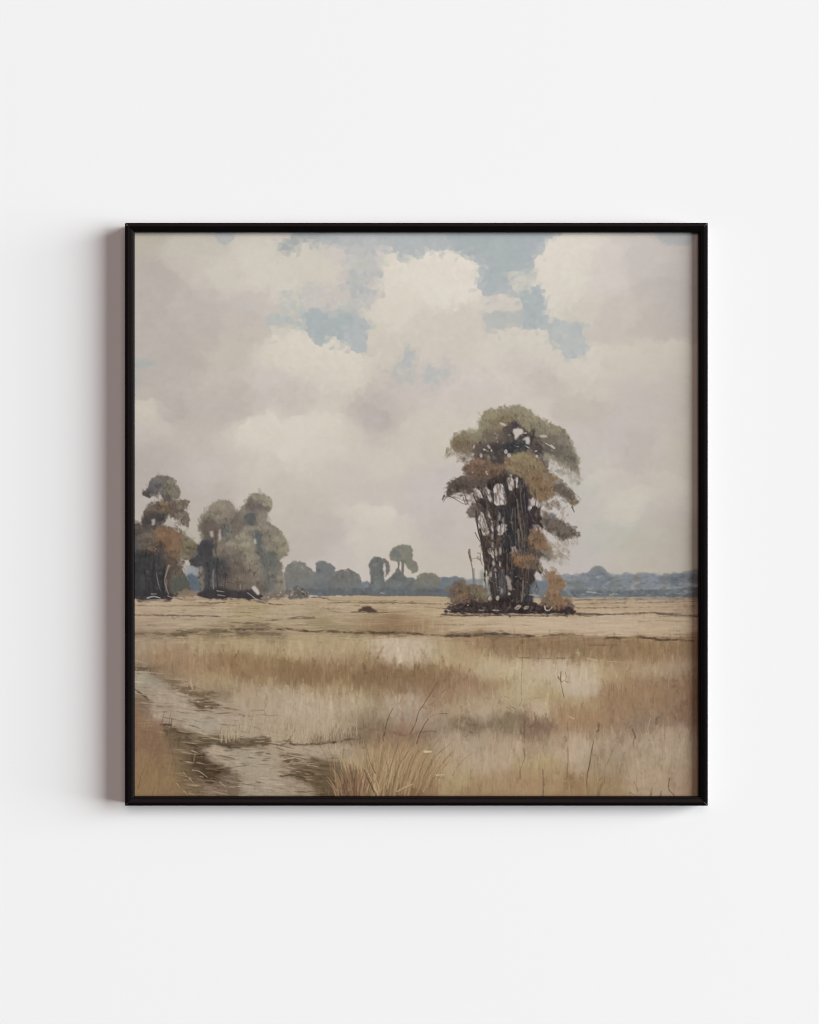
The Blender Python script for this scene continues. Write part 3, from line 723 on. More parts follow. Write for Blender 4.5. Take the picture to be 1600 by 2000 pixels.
    lines([
        ([(264, 1290), (280, 1294), (288, 1298)], 2.2, 1, (176, 158, 138), .8), ([(266, 1300), (284, 1302)], 1.6, 1, (176, 160, 138), .8),
        ([(262, 1312), (290, 1313), (318, 1316)], 3, 1.6, (182, 166, 146), .8), ([(262, 1307), (300, 1306), (312, 1302)], 3, 5, (108, 90, 70), .8),
        ([(290, 1325), (330, 1330), (352, 1342), (380, 1344)], 4, 6, (118, 98, 76), .7), ([(372, 1332), (376, 1345)], 6, 3, (176, 154, 132), .9),
        ([(300, 1348), (330, 1352), (370, 1351)], 1.5, 1, (112, 98, 78), .7), ([(350, 1350), (385, 1356), (425, 1352)], 5, 7, (120, 100, 78), .7),
        ([(268, 1352), (284, 1362), (300, 1372), (330, 1378), (338, 1380)], 2, 7, (96, 78, 60), .95), ([(264, 1346), (280, 1358), (290, 1366)], 3, 4, (92, 70, 56), .8),
        ([(298, 1386), (330, 1388)], 2.5, 1.5, (184, 168, 146), .8), ([(304, 1391), (326, 1390)], 2.5, 1.5, (90, 74, 58), .9),
        ([(372, 1372), (390, 1368), (412, 1376), (428, 1378), (405, 1382), (385, 1378)], 5, 5, (98, 80, 60), .9),
        ([(374, 1369), (398, 1371)], 2, 1, (180, 164, 142), .8), ([(330, 1378), (360, 1384), (390, 1390)], 2, 1.5, (104, 88, 70), .8),
        ([(430, 1381), (455, 1385), (470, 1387)], 3, 2.5, (118, 100, 78), .8), ([(490, 1388), (515, 1387)], 5, 3, (118, 100, 78), .7),
        ([(498, 1396), (530, 1397), (562, 1398)], 2, 1.4, (128, 108, 84), .7), ([(468, 1394), (478, 1398), (470, 1404)], 3, 2, (124, 106, 84), .6),
        ([(314, 1416), (334, 1415)], 7, 4, (74, 58, 44), .95), ([(320, 1426), (350, 1432), (380, 1440), (400, 1444)], 6, 8, (100, 82, 62), .85),
        ([(350, 1444), (375, 1450), (400, 1448), (440, 1447)], 8, 9, (98, 84, 62), .85), ([(440, 1444), (470, 1448), (500, 1446), (528, 1442)], 8, 6, (110, 94, 72), .85),
        ([(395, 1455), (415, 1453), (440, 1458), (470, 1461)], 3, 4, (78, 62, 50), .9), ([(365, 1452), (385, 1458)], 4, 3, (84, 66, 52), .8),
        ([(492, 1450), (505, 1455), (525, 1450), (528, 1446)], 5, 3, (98, 78, 62), .9), ([(528, 1453), (550, 1455), (562, 1448), (570, 1436), (574, 1428)], 3, 1.4, (86, 70, 56), .95),
        ([(565, 1454), (600, 1454), (640, 1452), (660, 1449)], 2.4, 5, (106, 88, 66), .9), ([(640, 1448), (655, 1450)], 6, 4, (92, 76, 56), .9),
        ([(660, 1450), (680, 1444), (702, 1444)], 2, 3, (98, 80, 60), .9), ([(686, 1436), (700, 1434), (704, 1442)], 4, 3, (100, 82, 64), .8),
        ([(676, 1420), (700, 1424), (740, 1424)], 3, 6, (122, 104, 82), .7),
        ([(520, 1470), (545, 1476), (570, 1474), (600, 1476)], 3, 4, (116, 98, 76), .8), ([(512, 1484), (525, 1482), (538, 1484)], 4, 2, (104, 88, 66), .9),
        ([(540, 1480), (555, 1483), (572, 1480)], 4, 2, (178, 158, 136), .8), ([(550, 1489), (570, 1486), (590, 1484)], 4, 6, (90, 74, 56), .9),
        ([(585, 1480), (600, 1474), (612, 1482), (625, 1486)], 4, 5, (104, 86, 64), .8), ([(600, 1494), (612, 1496), (622, 1498)], 3, 1.5, (182, 164, 140), .8),
        ([(540, 1505), (570, 1502), (600, 1500), (620, 1504)], 3, 6, (122, 102, 80), .7), ([(548, 1516), (575, 1514), (600, 1522)], 2.5, 4, (86, 70, 54), .9),
        ([(600, 1510), (625, 1505), (650, 1512)], 8, 10, (108, 90, 66), .6), ([(565, 1532), (590, 1530), (610, 1538)], 3, 5, (118, 100, 80), .6),
        ([(383, 1466), (398, 1475), (410, 1490), (420, 1502), (450, 1506)], 9, 7, (88, 68, 52), .9), ([(382, 1480), (392, 1498), (406, 1512), (416, 1516)], 12, 9, (84, 66, 48), .85),
        ([(375, 1466), (390, 1472)], 2.5, 1.5, (172, 154, 132), .85), ([(376, 1504), (390, 1507), (405, 1518)], 2.6, 1.6, (178, 160, 140), .9), ([(381, 1472), (378, 1490)], 4, 2, (142, 122, 92), .8),
        ([(330, 1448), (338, 1475), (344, 1500)], 3, 2, (98, 80, 60), .7), ([(345, 1484), (360, 1488)], 5, 3, (92, 76, 58), .7), ([(455, 1484), (474, 1482)], 4, 1.5, (112, 96, 78), .7),
        ([(455, 1466), (466, 1470)], 2, 1.2, (120, 108, 90), .7), ([(440, 1512), (455, 1512)], 2, 1.4, (100, 84, 66), .7), ([(450, 1520), (470, 1526)], 3, 1.6, (104, 88, 70), .7),
        ([(420, 1506), (450, 1506)], 3, 5, (104, 84, 68), .7), ([(465, 1550), (480, 1548)], 6, 3, (84, 68, 54), .8), ([(430, 1528), (440, 1536)], 5, 3, (178, 160, 140), .7),
        ([(442, 1528), (460, 1534), (470, 1545)], 4, 3, (98, 80, 64), .7), ([(470, 1508), (500, 1506), (540, 1508)], 1.2, 1, (116, 104, 86), .6),
        ([(518, 1525), (535, 1532)], 1.4, 1, (94, 80, 64), .8), ([(520, 1520), (540, 1523)], 1.4, 1, (178, 166, 144), .7),
        ([(398, 1466), (425, 1459), (450, 1468), (460, 1482), (435, 1484)], 6, 6, (160, 142, 124), .8), ([(425, 1462), (450, 1470)], 2, 1.2, (178, 160, 140), .8),
        ([(470, 1470), (510, 1466), (560, 1462), (640, 1464)], 3, 3, (172, 156, 134), .6),
    ])
    for pts, c in [([(262, 1318), (300, 1320), (330, 1340), (310, 1352), (262, 1348)], (158, 147, 130)), ([(290, 1352), (350, 1354), (400, 1392), (470, 1400), (520, 1416), (470, 1434), (400, 1434), (340, 1412), (300, 1394)], (168, 153, 134)),
                   ([(400, 1462), (470, 1466), (540, 1466), (540, 1500), (560, 1540), (540, 1558), (470, 1556), (470, 1510), (440, 1494)], (164, 151, 132)), ([(398, 1466), (430, 1460), (456, 1474), (450, 1490), (424, 1490)], (170, 154, 135)),
                   ([(560, 1460), (660, 1456), (690, 1470), (640, 1484), (570, 1474)], (168, 151, 131)), ([(350, 1404), (420, 1398), (440, 1420), (380, 1428)], (164, 153, 135)), ([(540, 1536), (600, 1528), (612, 1558), (540, 1558)], (160, 145, 125))]:
        fill(pts, c, 6, 12, 3, .8, vary=9, grain=HX, broken=-.1)
    # flecks of earth and straw over the track
    for k in range(620):
        x, y = rng.uniform(262, 670), rng.uniform(1316, 1557)
        if not (x < 330 + (y - 1310) * 1.75 and x > 262 + max(0, (y - 1400)) * .6):
            continue
        d = pick(WY[12], x, y) + .8 * pick(HX, x, y)
        t = rng.random()
        if d < -.12 and t < .75:
            c, n = np.array((106, 88, 68)), .9
        elif d > .12 and t < .6:
            c, n = np.array((180, 164, 142)), .85
        else:
            c, n = np.array((130, 113, 92)), .5
        dab(x, y, rng.uniform(5, 17), rng.uniform(.7, 1.7), .13 + rng.normal(0, .09), c + rng.normal(0, 9), .6 * n)
    # thin dark and pale lines through the stubble
    for k in range(150):
        x, y = rng.uniform(262, 1366), rng.uniform(1172, 1250)
        l = rng.uniform(10, 60)
        c = (122, 102, 80) if rng.random() < .55 else (188, 170, 145)
        drag([(x, y), (x + l, y + rng.normal(0, 1.2))], rng.uniform(.9, 2.2), np.array(c) + rng.normal(0, 8), .36, 5)
    # left bank: ochre grass over the edge of the frame
    fill([(255, 1376), (270, 1388), (290, 1400), (310, 1425), (330, 1450), (338, 1490), (352, 1520), (362, 1557), (255, 1557)], (138, 110, 80), 6, 12, 5, 0.55, vary=6)
    fill([(272, 1420), (300, 1428), (318, 1450), (312, 1480), (288, 1470)], (128, 98, 78), 6, 12, 5, 0.6)
    for _ in range(240):
        x, y = rng.uniform(258, 345), rng.uniform(1400, 1557)
        c = pick(CV, x, y) + rng.normal(0, 8) + rng.normal(0, 2, 3)
        l = rng.uniform(10, 30)
        stroke([(x, y), (x + l * rng.uniform(.05, .3), y - l)], 1.6, .7, c, .5)
    lines([([(270, 1540), (276, 1515), (286, 1492)], 1.6, 1, (108, 82, 56), .9), ([(324, 1550), (345, 1535)], 1.4, 1, (112, 86, 60), .6), ([(284, 1540), (272, 1500), (276, 1480)], 1.2, .8, (160, 134, 98), .5)])
    for x, y in [(345, 1530), (360, 1545), (370, 1520), (358, 1508)]:
        stroke([(x, y), (x + 14, y + 16)], 1.6, 1, (168, 148, 120), .7)
        stroke([(x + 4, y - 4), (x + 10, y + 14)], 1.6, 1, (98, 80, 58), .7)


def paint_grasses():
    # the tan bands and the cream patches, dragged upright
    for pts, c, a in [([(410, 1292), (520, 1286), (600, 1296), (700, 1298), (800, 1306), (900, 1318), (940, 1334), (880, 1346), (760, 1342), (700, 1336), (600, 1334), (500, 1312), (420, 1312)], (132, 105, 76), .75),
                      ([(900, 1250), (1000, 1252), (1120, 1250), (1250, 1254), (1370, 1256), (1370, 1294), (1200, 1290), (1100, 1286), (960, 1282)], (141, 114, 84), .7), ([(1170, 1350), (1230, 1332), (1300, 1330), (1370, 1326), (1370, 1400), (1250, 1400), (1180, 1392)], (146, 117, 88), .65),
                      ([(1060, 1376), (1140, 1382), (1240, 1384), (1240, 1418), (1120, 1420), (1080, 1408)], (152, 124, 94), .6), ([(290, 1278), (400, 1272), (480, 1284), (470, 1318), (380, 1316), (310, 1306)], (152, 124, 94), .6), ([(680, 1214), (760, 1214), (860, 1220), (850, 1234), (720, 1234)], (142, 115, 86), .6),
                      ([(740, 1254), (800, 1246), (850, 1256), (840, 1292), (780, 1300), (740, 1284)], (188, 172, 150), .75), ([(1100, 1294), (1150, 1290), (1172, 1310), (1160, 1354), (1104, 1356)], (187, 170, 149), .7), ([(1000, 1296), (1080, 1296), (1090, 1340), (1010, 1356)], (182, 166, 138), .6),
                      ([(930, 1284), (980, 1290), (985, 1316), (940, 1320)], (180, 163, 134), .6), ([(560, 1352), (640, 1346), (720, 1360), (700, 1392), (600, 1398), (540, 1388)], (177, 160, 138), .6), ([(1060, 1372), (1046, 1384), (1060, 1404), (1080, 1388)], (184, 166, 144), .6),
                      ([(1106, 1440), (1150, 1438), (1150, 1506), (1110, 1508)], (182, 164, 140), .55), ([(1230, 1440), (1366, 1436), (1366, 1500), (1240, 1504)], (172, 154, 131), .5), ([(880, 1440), (1010, 1444), (1020, 1500), (890, 1506)], (174, 155, 132), .5),
                      ([(430, 1250), (640, 1250), (700, 1262), (640, 1284), (480, 1276)], (172, 154, 124), .55), ([(900, 1204), (1110, 1204), (1366, 1206), (1366, 1234), (1100, 1230), (900, 1226)], (184, 165, 141), .55)]:
        fill(pts, c, 11, 12, 6, a * .8, vary=9, grain=VX, broken=.1)
    for _ in range(1100):
        x, y = rng.uniform(300, 1366), rng.uniform(1256, 1550)
        if x < 330 + (y - 1310) * 1.75 and y > 1310:
            continue
        c = pick(CV, x, y) + (rng.uniform(6, 20) if rng.random() < .55 else -rng.uniform(6, 20))
        l = rng.uniform(10, 26)
        stroke([(x, y), (x + rng.normal(0, 4), y - l)], rng.uniform(5, 13), 4, c, .5, bristle=.75)
    # pale fringe along the track
    for _ in range(520):
        x = rng.uniform(430, 700)
        y = 1420 + 26 * rng.random() + 8 * math.sin(x / 30)
        l = rng.uniform(8, 30)
        lean = rng.normal(0.05, 0.16)
        c = np.array([(176, 158, 132), (166, 148, 122), (182, 166, 142), (150, 130, 104)][rng.integers(4)]) + rng.normal(0, 4)
        stroke([(x, y), (x + lean * l * .6, y - l * .6), (x + lean * l * 1.4, y - l)], 1.5, .6, c, .55)
    for _ in range(60):
        x = rng.uniform(470, 570)
        y = 1405 + rng.normal(0, 7)
        stroke([(x, y), (x + rng.normal(0, 2), y - rng.uniform(6, 15))], 2, .8, (176, 158, 132), .45)
    # ochre bands keep their upright brushing
    for _ in range(700):
        x, y = rng.uniform(262, 1366), rng.uniform(1262, 1350)
        c = pick(CV, x, y) + rng.normal(0, 6) + rng.normal(0, 2, 3)
        l = rng.uniform(6, 18)
        stroke([(x, y), (x + rng.normal(0, 1.5), y - l)], rng.uniform(1, 3), .8, c, .5)
    # the bright tussock, lower middle
    fill([(690, 1557), (700, 1520), (725, 1480), (760, 1462), (800, 1458), (835, 1475), (848, 1500), (850, 1557)], (156, 130, 98), 8, 12, 6, 0.5)
    fill([(745, 1557), (760, 1520), (790, 1505), (815, 1525), (825, 1557)], (118, 90, 64), 6, 12, 5, 0.7)
    fill([(664, 1557), (675, 1525), (690, 1505), (705, 1520), (712, 1557)], (112, 86, 64), 6, 12, 4, 0.7)
    for k in range(210):
        bx = rng.normal(765, 44)
        by = rng.uniform(1510, 1560)
        l = rng.uniform(35, 85)
        lean = (bx - 750) / 230 + rng.normal(0.14, 0.13)
        c = np.array([(172, 150, 116), (156, 130, 98), (138, 112, 82), (182, 160, 126), (166, 140, 106), (122, 98, 72)][rng.integers(6)]) + rng.normal(0, 4)
        stroke([(bx, by), (bx + lean * l * .45, by - l * .55), (bx + lean * l * 1.15, by - l)], rng.uniform(1.6, 4.2), .9, c, .6, bristle=.3)
    for k in range(90):
        bx = rng.uniform(655, 720)
        by = rng.uniform(1530, 1560)
        l = rng.uniform(20, 48)
        lean = (bx - 690) / 60 + rng.normal(0, .1)
        c = np.array([(140, 110, 84), (120, 92, 70), (104, 78, 58), (164, 134, 102)][rng.integers(4)])
        stroke([(bx, by), (bx + lean * l * .4, by - l * .6), (bx + lean * l, by - l)], 2.2, .8, c, .7)
    lines([
        ([(735, 1555), (722, 1528), (712, 1505)], 4, 2, (96, 78, 58), .9), ([(738, 1552), (728, 1528), (714, 1500)], 2.5, 1.5, (184, 164, 132), .9),
        ([(742, 1545), (732, 1515), (722, 1490)], 2.4, 1.4, (176, 150, 116), .9), ([(733, 1510), (724, 1490)], 3, 1.5, (96, 76, 54), .7),
        ([(776, 1546), (790, 1538), (808, 1531)], 3, 2, (186, 164, 128), .95), ([(738, 1557), (750, 1535), (762, 1522)], 2.2, 1.4, (172, 146, 110), .8),
        ([(752, 1505), (760, 1486), (766, 1480)], 2.5, 1.5, (182, 160, 124), .8), ([(755, 1520), (758, 1500), (752, 1475)], 2, 1.2, (116, 90, 64), .8),
        ([(778, 1500), (790, 1478), (802, 1464)], 2, 1, (118, 92, 66), .8), ([(782, 1498), (795, 1478), (810, 1462)], 1.8, 1, (180, 156, 120), .8),
        ([(806, 1490), (815, 1470), (830, 1460)], 1.8, 1, (118, 92, 66), .7), ([(812, 1488), (820, 1474), (835, 1462)], 1.8, 1, (178, 154, 118), .8),
        ([(688, 1525), (686, 1505), (684, 1492)], 2, 1.2, (98, 76, 56), .8), ([(680, 1530), (676, 1510), (672, 1502)], 2, 1.2, (96, 74, 56), .8), ([(675, 1500), (680, 1520), (690, 1535)], 2, 1.2, (150, 122, 92), .7),
    ])
    stroke([(830, 1468), (842, 1468)], 5, 3, (196, 180, 152), .95)
    stroke([(852, 1514), (868, 1513)], 3, 1.6, (190, 172, 140), .9)
    stroke([(854, 1518), (866, 1520)], 1.4, 1, (126, 106, 78), .8)
    sl = slice(1250 - PY0, PH)
    w = np.clip((np.arange(PW) + PX0 - 330) / 120.0, .25, 1)[None, :] * np.clip((np.arange(PH - 1250 + PY0)) / 20.0, 0, 1)[:, None]
    CV[sl] += (4 * w * VX[sl] + 4 * WX[4][sl])[..., None] * np.array((1, .96, .85), np.float32)
    sl = slice(1172 - PY0, 1256 - PY0)
    CV[sl] += (9 * HX[sl] + 3 * WX[4][sl])[..., None]
    for _ in range(520):
        x, y = rng.uniform(430, 1364), rng.uniform(1290, 1557)
        if x < 640 and y > 1450:
            continue
        c = pick(CV, x, y) + (rng.uniform(8, 24) if rng.random() < .6 else -rng.uniform(10, 30))
        l = rng.uniform(8, 34) * (.6 + .4 * (y - 1290) / 260)
        stroke([(x, y), (x + rng.normal(0, 1.5), y - l * .5), (x + rng.normal(1, 3), y - l)], rng.uniform(.9, 2.2), .6, c, .6)
    for pts, w, c in [([(330, 1240), (420, 1232), (470, 1237), (548, 1238)], 4.5, (112, 94, 74)), ([(450, 1229), (520, 1228), (556, 1230)], 3.6, (100, 82, 66)), ([(262, 1239), (300, 1237), (364, 1241)], 3.6, (112, 94, 74)), ([(640, 1233), (700, 1236), (770, 1236), (828, 1239)], 4, (94, 76, 60)),
                      ([(872, 1241), (930, 1241), (965, 1237), (1040, 1243)], 5, (88, 72, 62)), ([(1060, 1241), (1120, 1239)], 3, (112, 94, 74)), ([(1180, 1246), (1226, 1246)], 3.4, (98, 80, 62)), ([(1246, 1244), (1300, 1250), (1358, 1251)], 3.6, (92, 74, 62)), ([(1110, 1200), (1180, 1200), (1275, 1197), (1362, 1203)], 3, (106, 90, 74)),
                      ([(520, 1212), (570, 1208), (614, 1207)], 3.4, (112, 94, 76)), ([(1110, 1172), (1220, 1170), (1362, 1170)], 2.6, (132, 117, 102)), ([(270, 1202), (330, 1202), (430, 1204)], 2.4, (118, 102, 84)), ([(640, 1178), (720, 1176), (860, 1180)], 2, (130, 112, 92)), ([(560, 1228), (620, 1234), (668, 1234)], 3, (100, 82, 66))]:
        drag(pts, w, c, .85)
    # tall stalks, middle
    lines([
        ([(814, 1452), (820, 1434), (830, 1414), (842, 1400), (858, 1394), (874, 1394)], 2.2, 1.2, (92, 74, 58), .95),
        ([(838, 1404), (848, 1397), (862, 1393)], 1.6, 1.0, (182, 162, 134), .8),
        ([(801, 1434), (812, 1412), (818, 1390), (828, 1376), (842, 1352), (856, 1330)], 2.2, 1.2, (96, 78, 60), .9),
        ([(840, 1360), (850, 1340), (858, 1328)], 1.4, .8, (108, 88, 66), .8), ([(830, 1378), (848, 1372), (864, 1352), (876, 1336)], 1.2, .8, (124, 102, 76), .7),
        ([(864, 1352), (870, 1346)], 3, 2, (104, 80, 58), .7), ([(866, 1330), (874, 1324)], 2, 1, (120, 94, 70), .6),
        ([(750, 1438), (756, 1410), (762, 1394), (767, 1384)], 2, 1.2, (84, 68, 54), .9), ([(752, 1430), (748, 1440), (750, 1448)], 4, 2, (98, 80, 60), .7),
        ([(774, 1400), (780, 1385)], 1.4, .8, (128, 110, 86), .7), ([(800, 1420), (806, 1400)], 1.4, 1, (124, 106, 82), .7),
        ([(775, 1380), (778, 1352), (783, 1342)], 1.2, .8, (150, 134, 104), .7), ([(824, 1381), (836, 1384)], 1.6, 1, (110, 92, 70), .7),
        ([(826, 1430), (845, 1428), (852, 1430)], 3, 2, (112, 92, 74), .8), ([(838, 1432), (842, 1446)], 2.4, 1, (118, 98, 80), .7),
        ([(768, 1430), (790, 1436), (808, 1432)], 5, 4, (132, 100, 82), .6),
        ([(894, 1416), (908, 1424), (925, 1432)], 6, 3, (112, 90, 68), .7), ([(902, 1408), (918, 1416), (936, 1414)], 3, 4, (108, 90, 70), .8), ([(908, 1440), (920, 1432), (934, 1432)], 2, 3, (128, 108, 86), .6),
        ([(905, 1450), (918, 1449)], 3.5, 2, (180, 160, 132), .8), ([(916, 1400), (919, 1408)], 2, 1, (112, 92, 70), .7),
        ([(990, 1382), (998, 1386)], 1.6, 1, (110, 92, 70), .7), ([(986, 1360), (996, 1364)], 1.6, 1, (116, 96, 74), .6),
    ])
    # tall stalks, right
    lines([
        ([(1021, 1246), (1020, 1300), (1018, 1340), (1019, 1370)], 1.6, 1.0, (132, 112, 82), .8), ([(1020, 1250), (1021, 1262)], 2.4, 1.4, (104, 82, 60), .7), ([(1078, 1240), (1080, 1270)], 1.4, .8, (118, 94, 68), .7),
        ([(1024, 1408), (1025, 1430), (1024, 1450)], 3, 1.6, (112, 92, 72), .8), ([(1023, 1462), (1025, 1478), (1021, 1492)], 4, 1.4, (118, 98, 74), .8), ([(1014, 1380), (1020, 1366)], 1.6, 1, (124, 104, 76), .7),
        ([(1096, 1312), (1095, 1328), (1098, 1345), (1102, 1362)], 2.6, 1.6, (108, 88, 68), .9), ([(1090, 1322), (1098, 1332)], 5, 3, (112, 92, 72), .8), ([(1104, 1330), (1112, 1334)], 2.5, 1.2, (118, 98, 76), .7),
        ([(1104, 1312), (1106, 1325), (1100, 1330)], 2, 1, (124, 104, 80), .7), ([(1044, 1364), (1056, 1362)], 1.4, 1, (118, 98, 70), .7),
        ([(996, 1380), (1006, 1384), (1008, 1392)], 2, 1.2, (112, 92, 74), .8), ([(998, 1392), (1004, 1400)], 2.4, 1.2, (124, 104, 84), .6),
        ([(1066, 1392), (1070, 1410), (1080, 1420)], 5, 3, (118, 98, 78), .8), ([(1044, 1392), (1046, 1408)], 2.4, 1.4, (120, 100, 78), .7), ([(1036, 1420), (1050, 1412), (1060, 1424)], 7, 6, (122, 96, 78), .7),
        ([(1114, 1384), (1118, 1412)], 1.6, .8, (172, 150, 114), .6), ([(1108, 1412), (1110, 1440), (1106, 1448)], 2, 4, (112, 92, 74), .7), ([(1107, 1440), (1106, 1446)], 5, 4, (100, 82, 66), .7),
        ([(1109, 1458), (1110, 1480), (1108, 1510)], 2, 1.4, (98, 80, 60), .9), ([(1108, 1514), (1107, 1522)], 3, 1.4, (122, 98, 70), .7),
        ([(1168, 1412), (1170, 1424), (1166, 1430)], 6, 4, (98, 80, 62), .9), ([(1160, 1446), (1156, 1465), (1152, 1490), (1148, 1510)], 1.6, 3, (98, 78, 58), .95), ([(1148, 1510), (1146, 1530), (1148, 1550)], 3, 2, (118, 92, 62), .8),
        ([(1142, 1550), (1140, 1510), (1146, 1480)], 2, 1, (158, 128, 90), .6), ([(1196, 1466), (1190, 1482), (1184, 1498)], 2.5, 1.2, (126, 108, 86), .6),
        ([(1235, 1424), (1240, 1436), (1241, 1442)], 4, 4, (112, 92, 76), .8), ([(1237, 1448), (1238, 1462)], 2.4, 1.2, (124, 104, 84), .7), ([(1228, 1422), (1236, 1416)], 3, 2, (118, 92, 76), .7),
        ([(1284, 1402), (1282, 1414)], 10, 7, (112, 94, 74), .75), ([(1271, 1402), (1266, 1420), (1258, 1440)], 1.4, 1, (182, 164, 136), .8), ([(1304, 1400), (1308, 1420)], 1.6, 1, (176, 156, 130), .6),
        ([(1318, 1400), (1322, 1410)], 5, 3, (112, 86, 70), .8), ([(1316, 1380), (1324, 1392)], 6, 4, (128, 100, 82), .6),
        ([(1060, 1502), (1062, 1530), (1060, 1557)], 2, 5, (112, 88, 70), .75), ([(1058, 1460), (1068, 1480)], 1.4, .8, (128, 108, 84), .5),
        ([(1170, 1525), (1178, 1518), (1180, 1526), (1172, 1540), (1168, 1557)], 3, 8, (122, 96, 70), .8), ([(1216, 1492), (1211, 1505), (1214, 1515)], 3, 1.4, (124, 100, 78), .7),
        ([(1232, 1536), (1236, 1548), (1242, 1550)], 4, 3, (178, 158, 132), .8), ([(1238, 1525), (1246, 1545)], 2.4, 2, (118, 94, 70), .7), ([(1230, 1548), (1242, 1554)], 3, 2, (112, 90, 66), .6),
        ([(1308, 1520), (1306, 1540), (1316, 1552)], 2.5, 3, (108, 86, 66), .8), ([(1290, 1556), (1292, 1545)], 4, 3, (118, 92, 72), .7), ([(1322, 1552), (1318, 1535)], 2, 1, (172, 152, 126), .7), ([(1270, 1556), (1274, 1540)], 5, 3, (128, 100, 76), .6),
        ([(1112, 1400), (1122, 1404)], 4, 2, (190, 166, 126), .9), ([(1186, 1292), (1200, 1292), (1220, 1294)], 2, 1.2, (178, 156, 128), .8), ([(1148, 1286), (1166, 1290)], 5, 3, (180, 164, 138), .8), ([(1160, 1304), (1168, 1300)], 2, 2, (184, 170, 148), .6),
        ([(1276, 1296), (1280, 1288)], 2, 1, (120, 98, 74), .7), ([(1128, 1270), (1130, 1282)], 8, 6, (170, 154, 120), .8), ([(1012, 1284), (1060, 1286), (1120, 1285)], 2, 1.2, (128, 108, 76), .7),
        ([(1140, 1258), (1160, 1260), (1206, 1260)], 2, 1.4, (122, 98, 72), .7), ([(1004, 1268), (1070, 1266)], 1.2, 1, (128, 104, 78), .4),
    ])
    # pale uprights over the lower right
    for _ in range(320):
        x, y = rng.uniform(860, 1362), rng.uniform(1440, 1560)
        c = pick(CV, x, y) + rng.normal(3, 8) + rng.normal(0, 2, 3)
        l = rng.uniform(14, 45)
        stroke([(x, y), (x + rng.normal(0, 2), y - l * .5), (x + rng.normal(2, 4), y - l)], rng.uniform(1, 2.6), .6, c, .45)
    fill([(1106, 1440), (1120, 1432), (1140, 1445), (1142, 1500), (1112, 1510)], (180, 162, 138), 4, 12, 4, .45)
    fill([(1100, 1340), (1130, 1334), (1165, 1340), (1160, 1354), (1110, 1357)], (184, 168, 148), 5, 12, 3, .6)
    fill([(1068, 1390), (1056, 1372), (1040, 1375), (1050, 1396)], (180, 162, 138), 3, 12, 2, .6)
    for x0, x1, y, c, n in [(995, 1366, 1256, (140, 112, 82), 150), (690, 900, 1318, (132, 104, 76), 150), (560, 690, 1308, (136, 108, 76), 100), (1180, 1366, 1350, (148, 118, 88), 120), (330, 540, 1292, (150, 120, 90), 90), (1090, 1240, 1390, (154, 124, 94), 110)]:
        for _ in range(n):
            x = rng.uniform(x0, x1)
            yy = y + rng.normal(8, 10)
            stroke([(x, yy + 6), (x + rng.normal(0, 1), yy - rng.uniform(4, 12))], rng.uniform(1.5, 4), 1, np.array(c) + rng.normal(0, 6), .35)

def soften(pts, n, lx, ly, ang, angv=0.5, a=0.55, jit=3.0, reach=3.0):
    r = pmask(pts, 3.0, 12, 1)
    sl, m = r
    ys, xs = np.nonzero(m > 0.4)
    ref = CV.copy()
    for _ in range(n):
        k = rng.integers(len(xs))
        x, y = xs[k] + sl[1].start + PX0 + rng.normal(0, 1.5), ys[k] + sl[0].start + PY0 + rng.normal(0, 1.5)
        c = pick(ref, x + rng.normal(0, reach), y + rng.normal(0, reach)) + rng.normal(0, jit)
        q = rng.uniform(.6, 1.4)
        dab(x, y, lx * q, ly * q, ang + rng.normal(0, angv), c, a * rng.uniform(.5, 1))


def gap(pts, a=0.95, tint=0.0, rough=2.0, soft=1):
    """A hole in the crown where the painted sky shows again."""
    r = pmask(pts, rough, 4, soft)
    if r is None:
        return
    sl, m = r
    m = (m * a)[..., None]
    CV[sl] = CV[sl] * (1 - m) + (SKYREF[sl] + tint) * m


OLIVE, OLIVE2, GREYG = (139, 131, 109), (126, 117, 98), (118, 110, 98)
UMB, UMB2, COAL, COOL = (92, 80, 72), (74, 63, 57), (50, 45, 46), (52, 57, 62)
RUST, RUST2, SAND = (133, 103, 78), (118, 93, 75), (150, 136, 112)
BONE = (176, 167, 157)


def lobe(x, y, r, up=16, down=24, a=.5):
    base = pick(CV, x, y).copy()
    for k in range(int(r * 1.3)):
        t = rng.uniform(-2.9, -.25)
        px, py = x + r * math.cos(t), y + r * .75 * math.sin(t)
        l = r * rng.uniform(.4, .8)
        stroke([(px, py), (px * .7 + x * .3, py + l * .5), (px * .5 + x * .5 + rng.normal(0, 1), py + l)], rng.uniform(2, 3.6), 1, base + up * rng.uniform(.2, 1) + rng.normal(0, 4), a)
    for k in range(int(r * .9)):
        px, py = x + rng.uniform(-r, r) * .95, y + r * rng.uniform(.3, .8)
        stroke([(px, py - 2), (px + rng.normal(0, 3), py + rng.uniform(2, 5))], rng.uniform(1.6, 3.2), .9, base - down * rng.uniform(.4, 1.1) + rng.normal(0, 4), a)


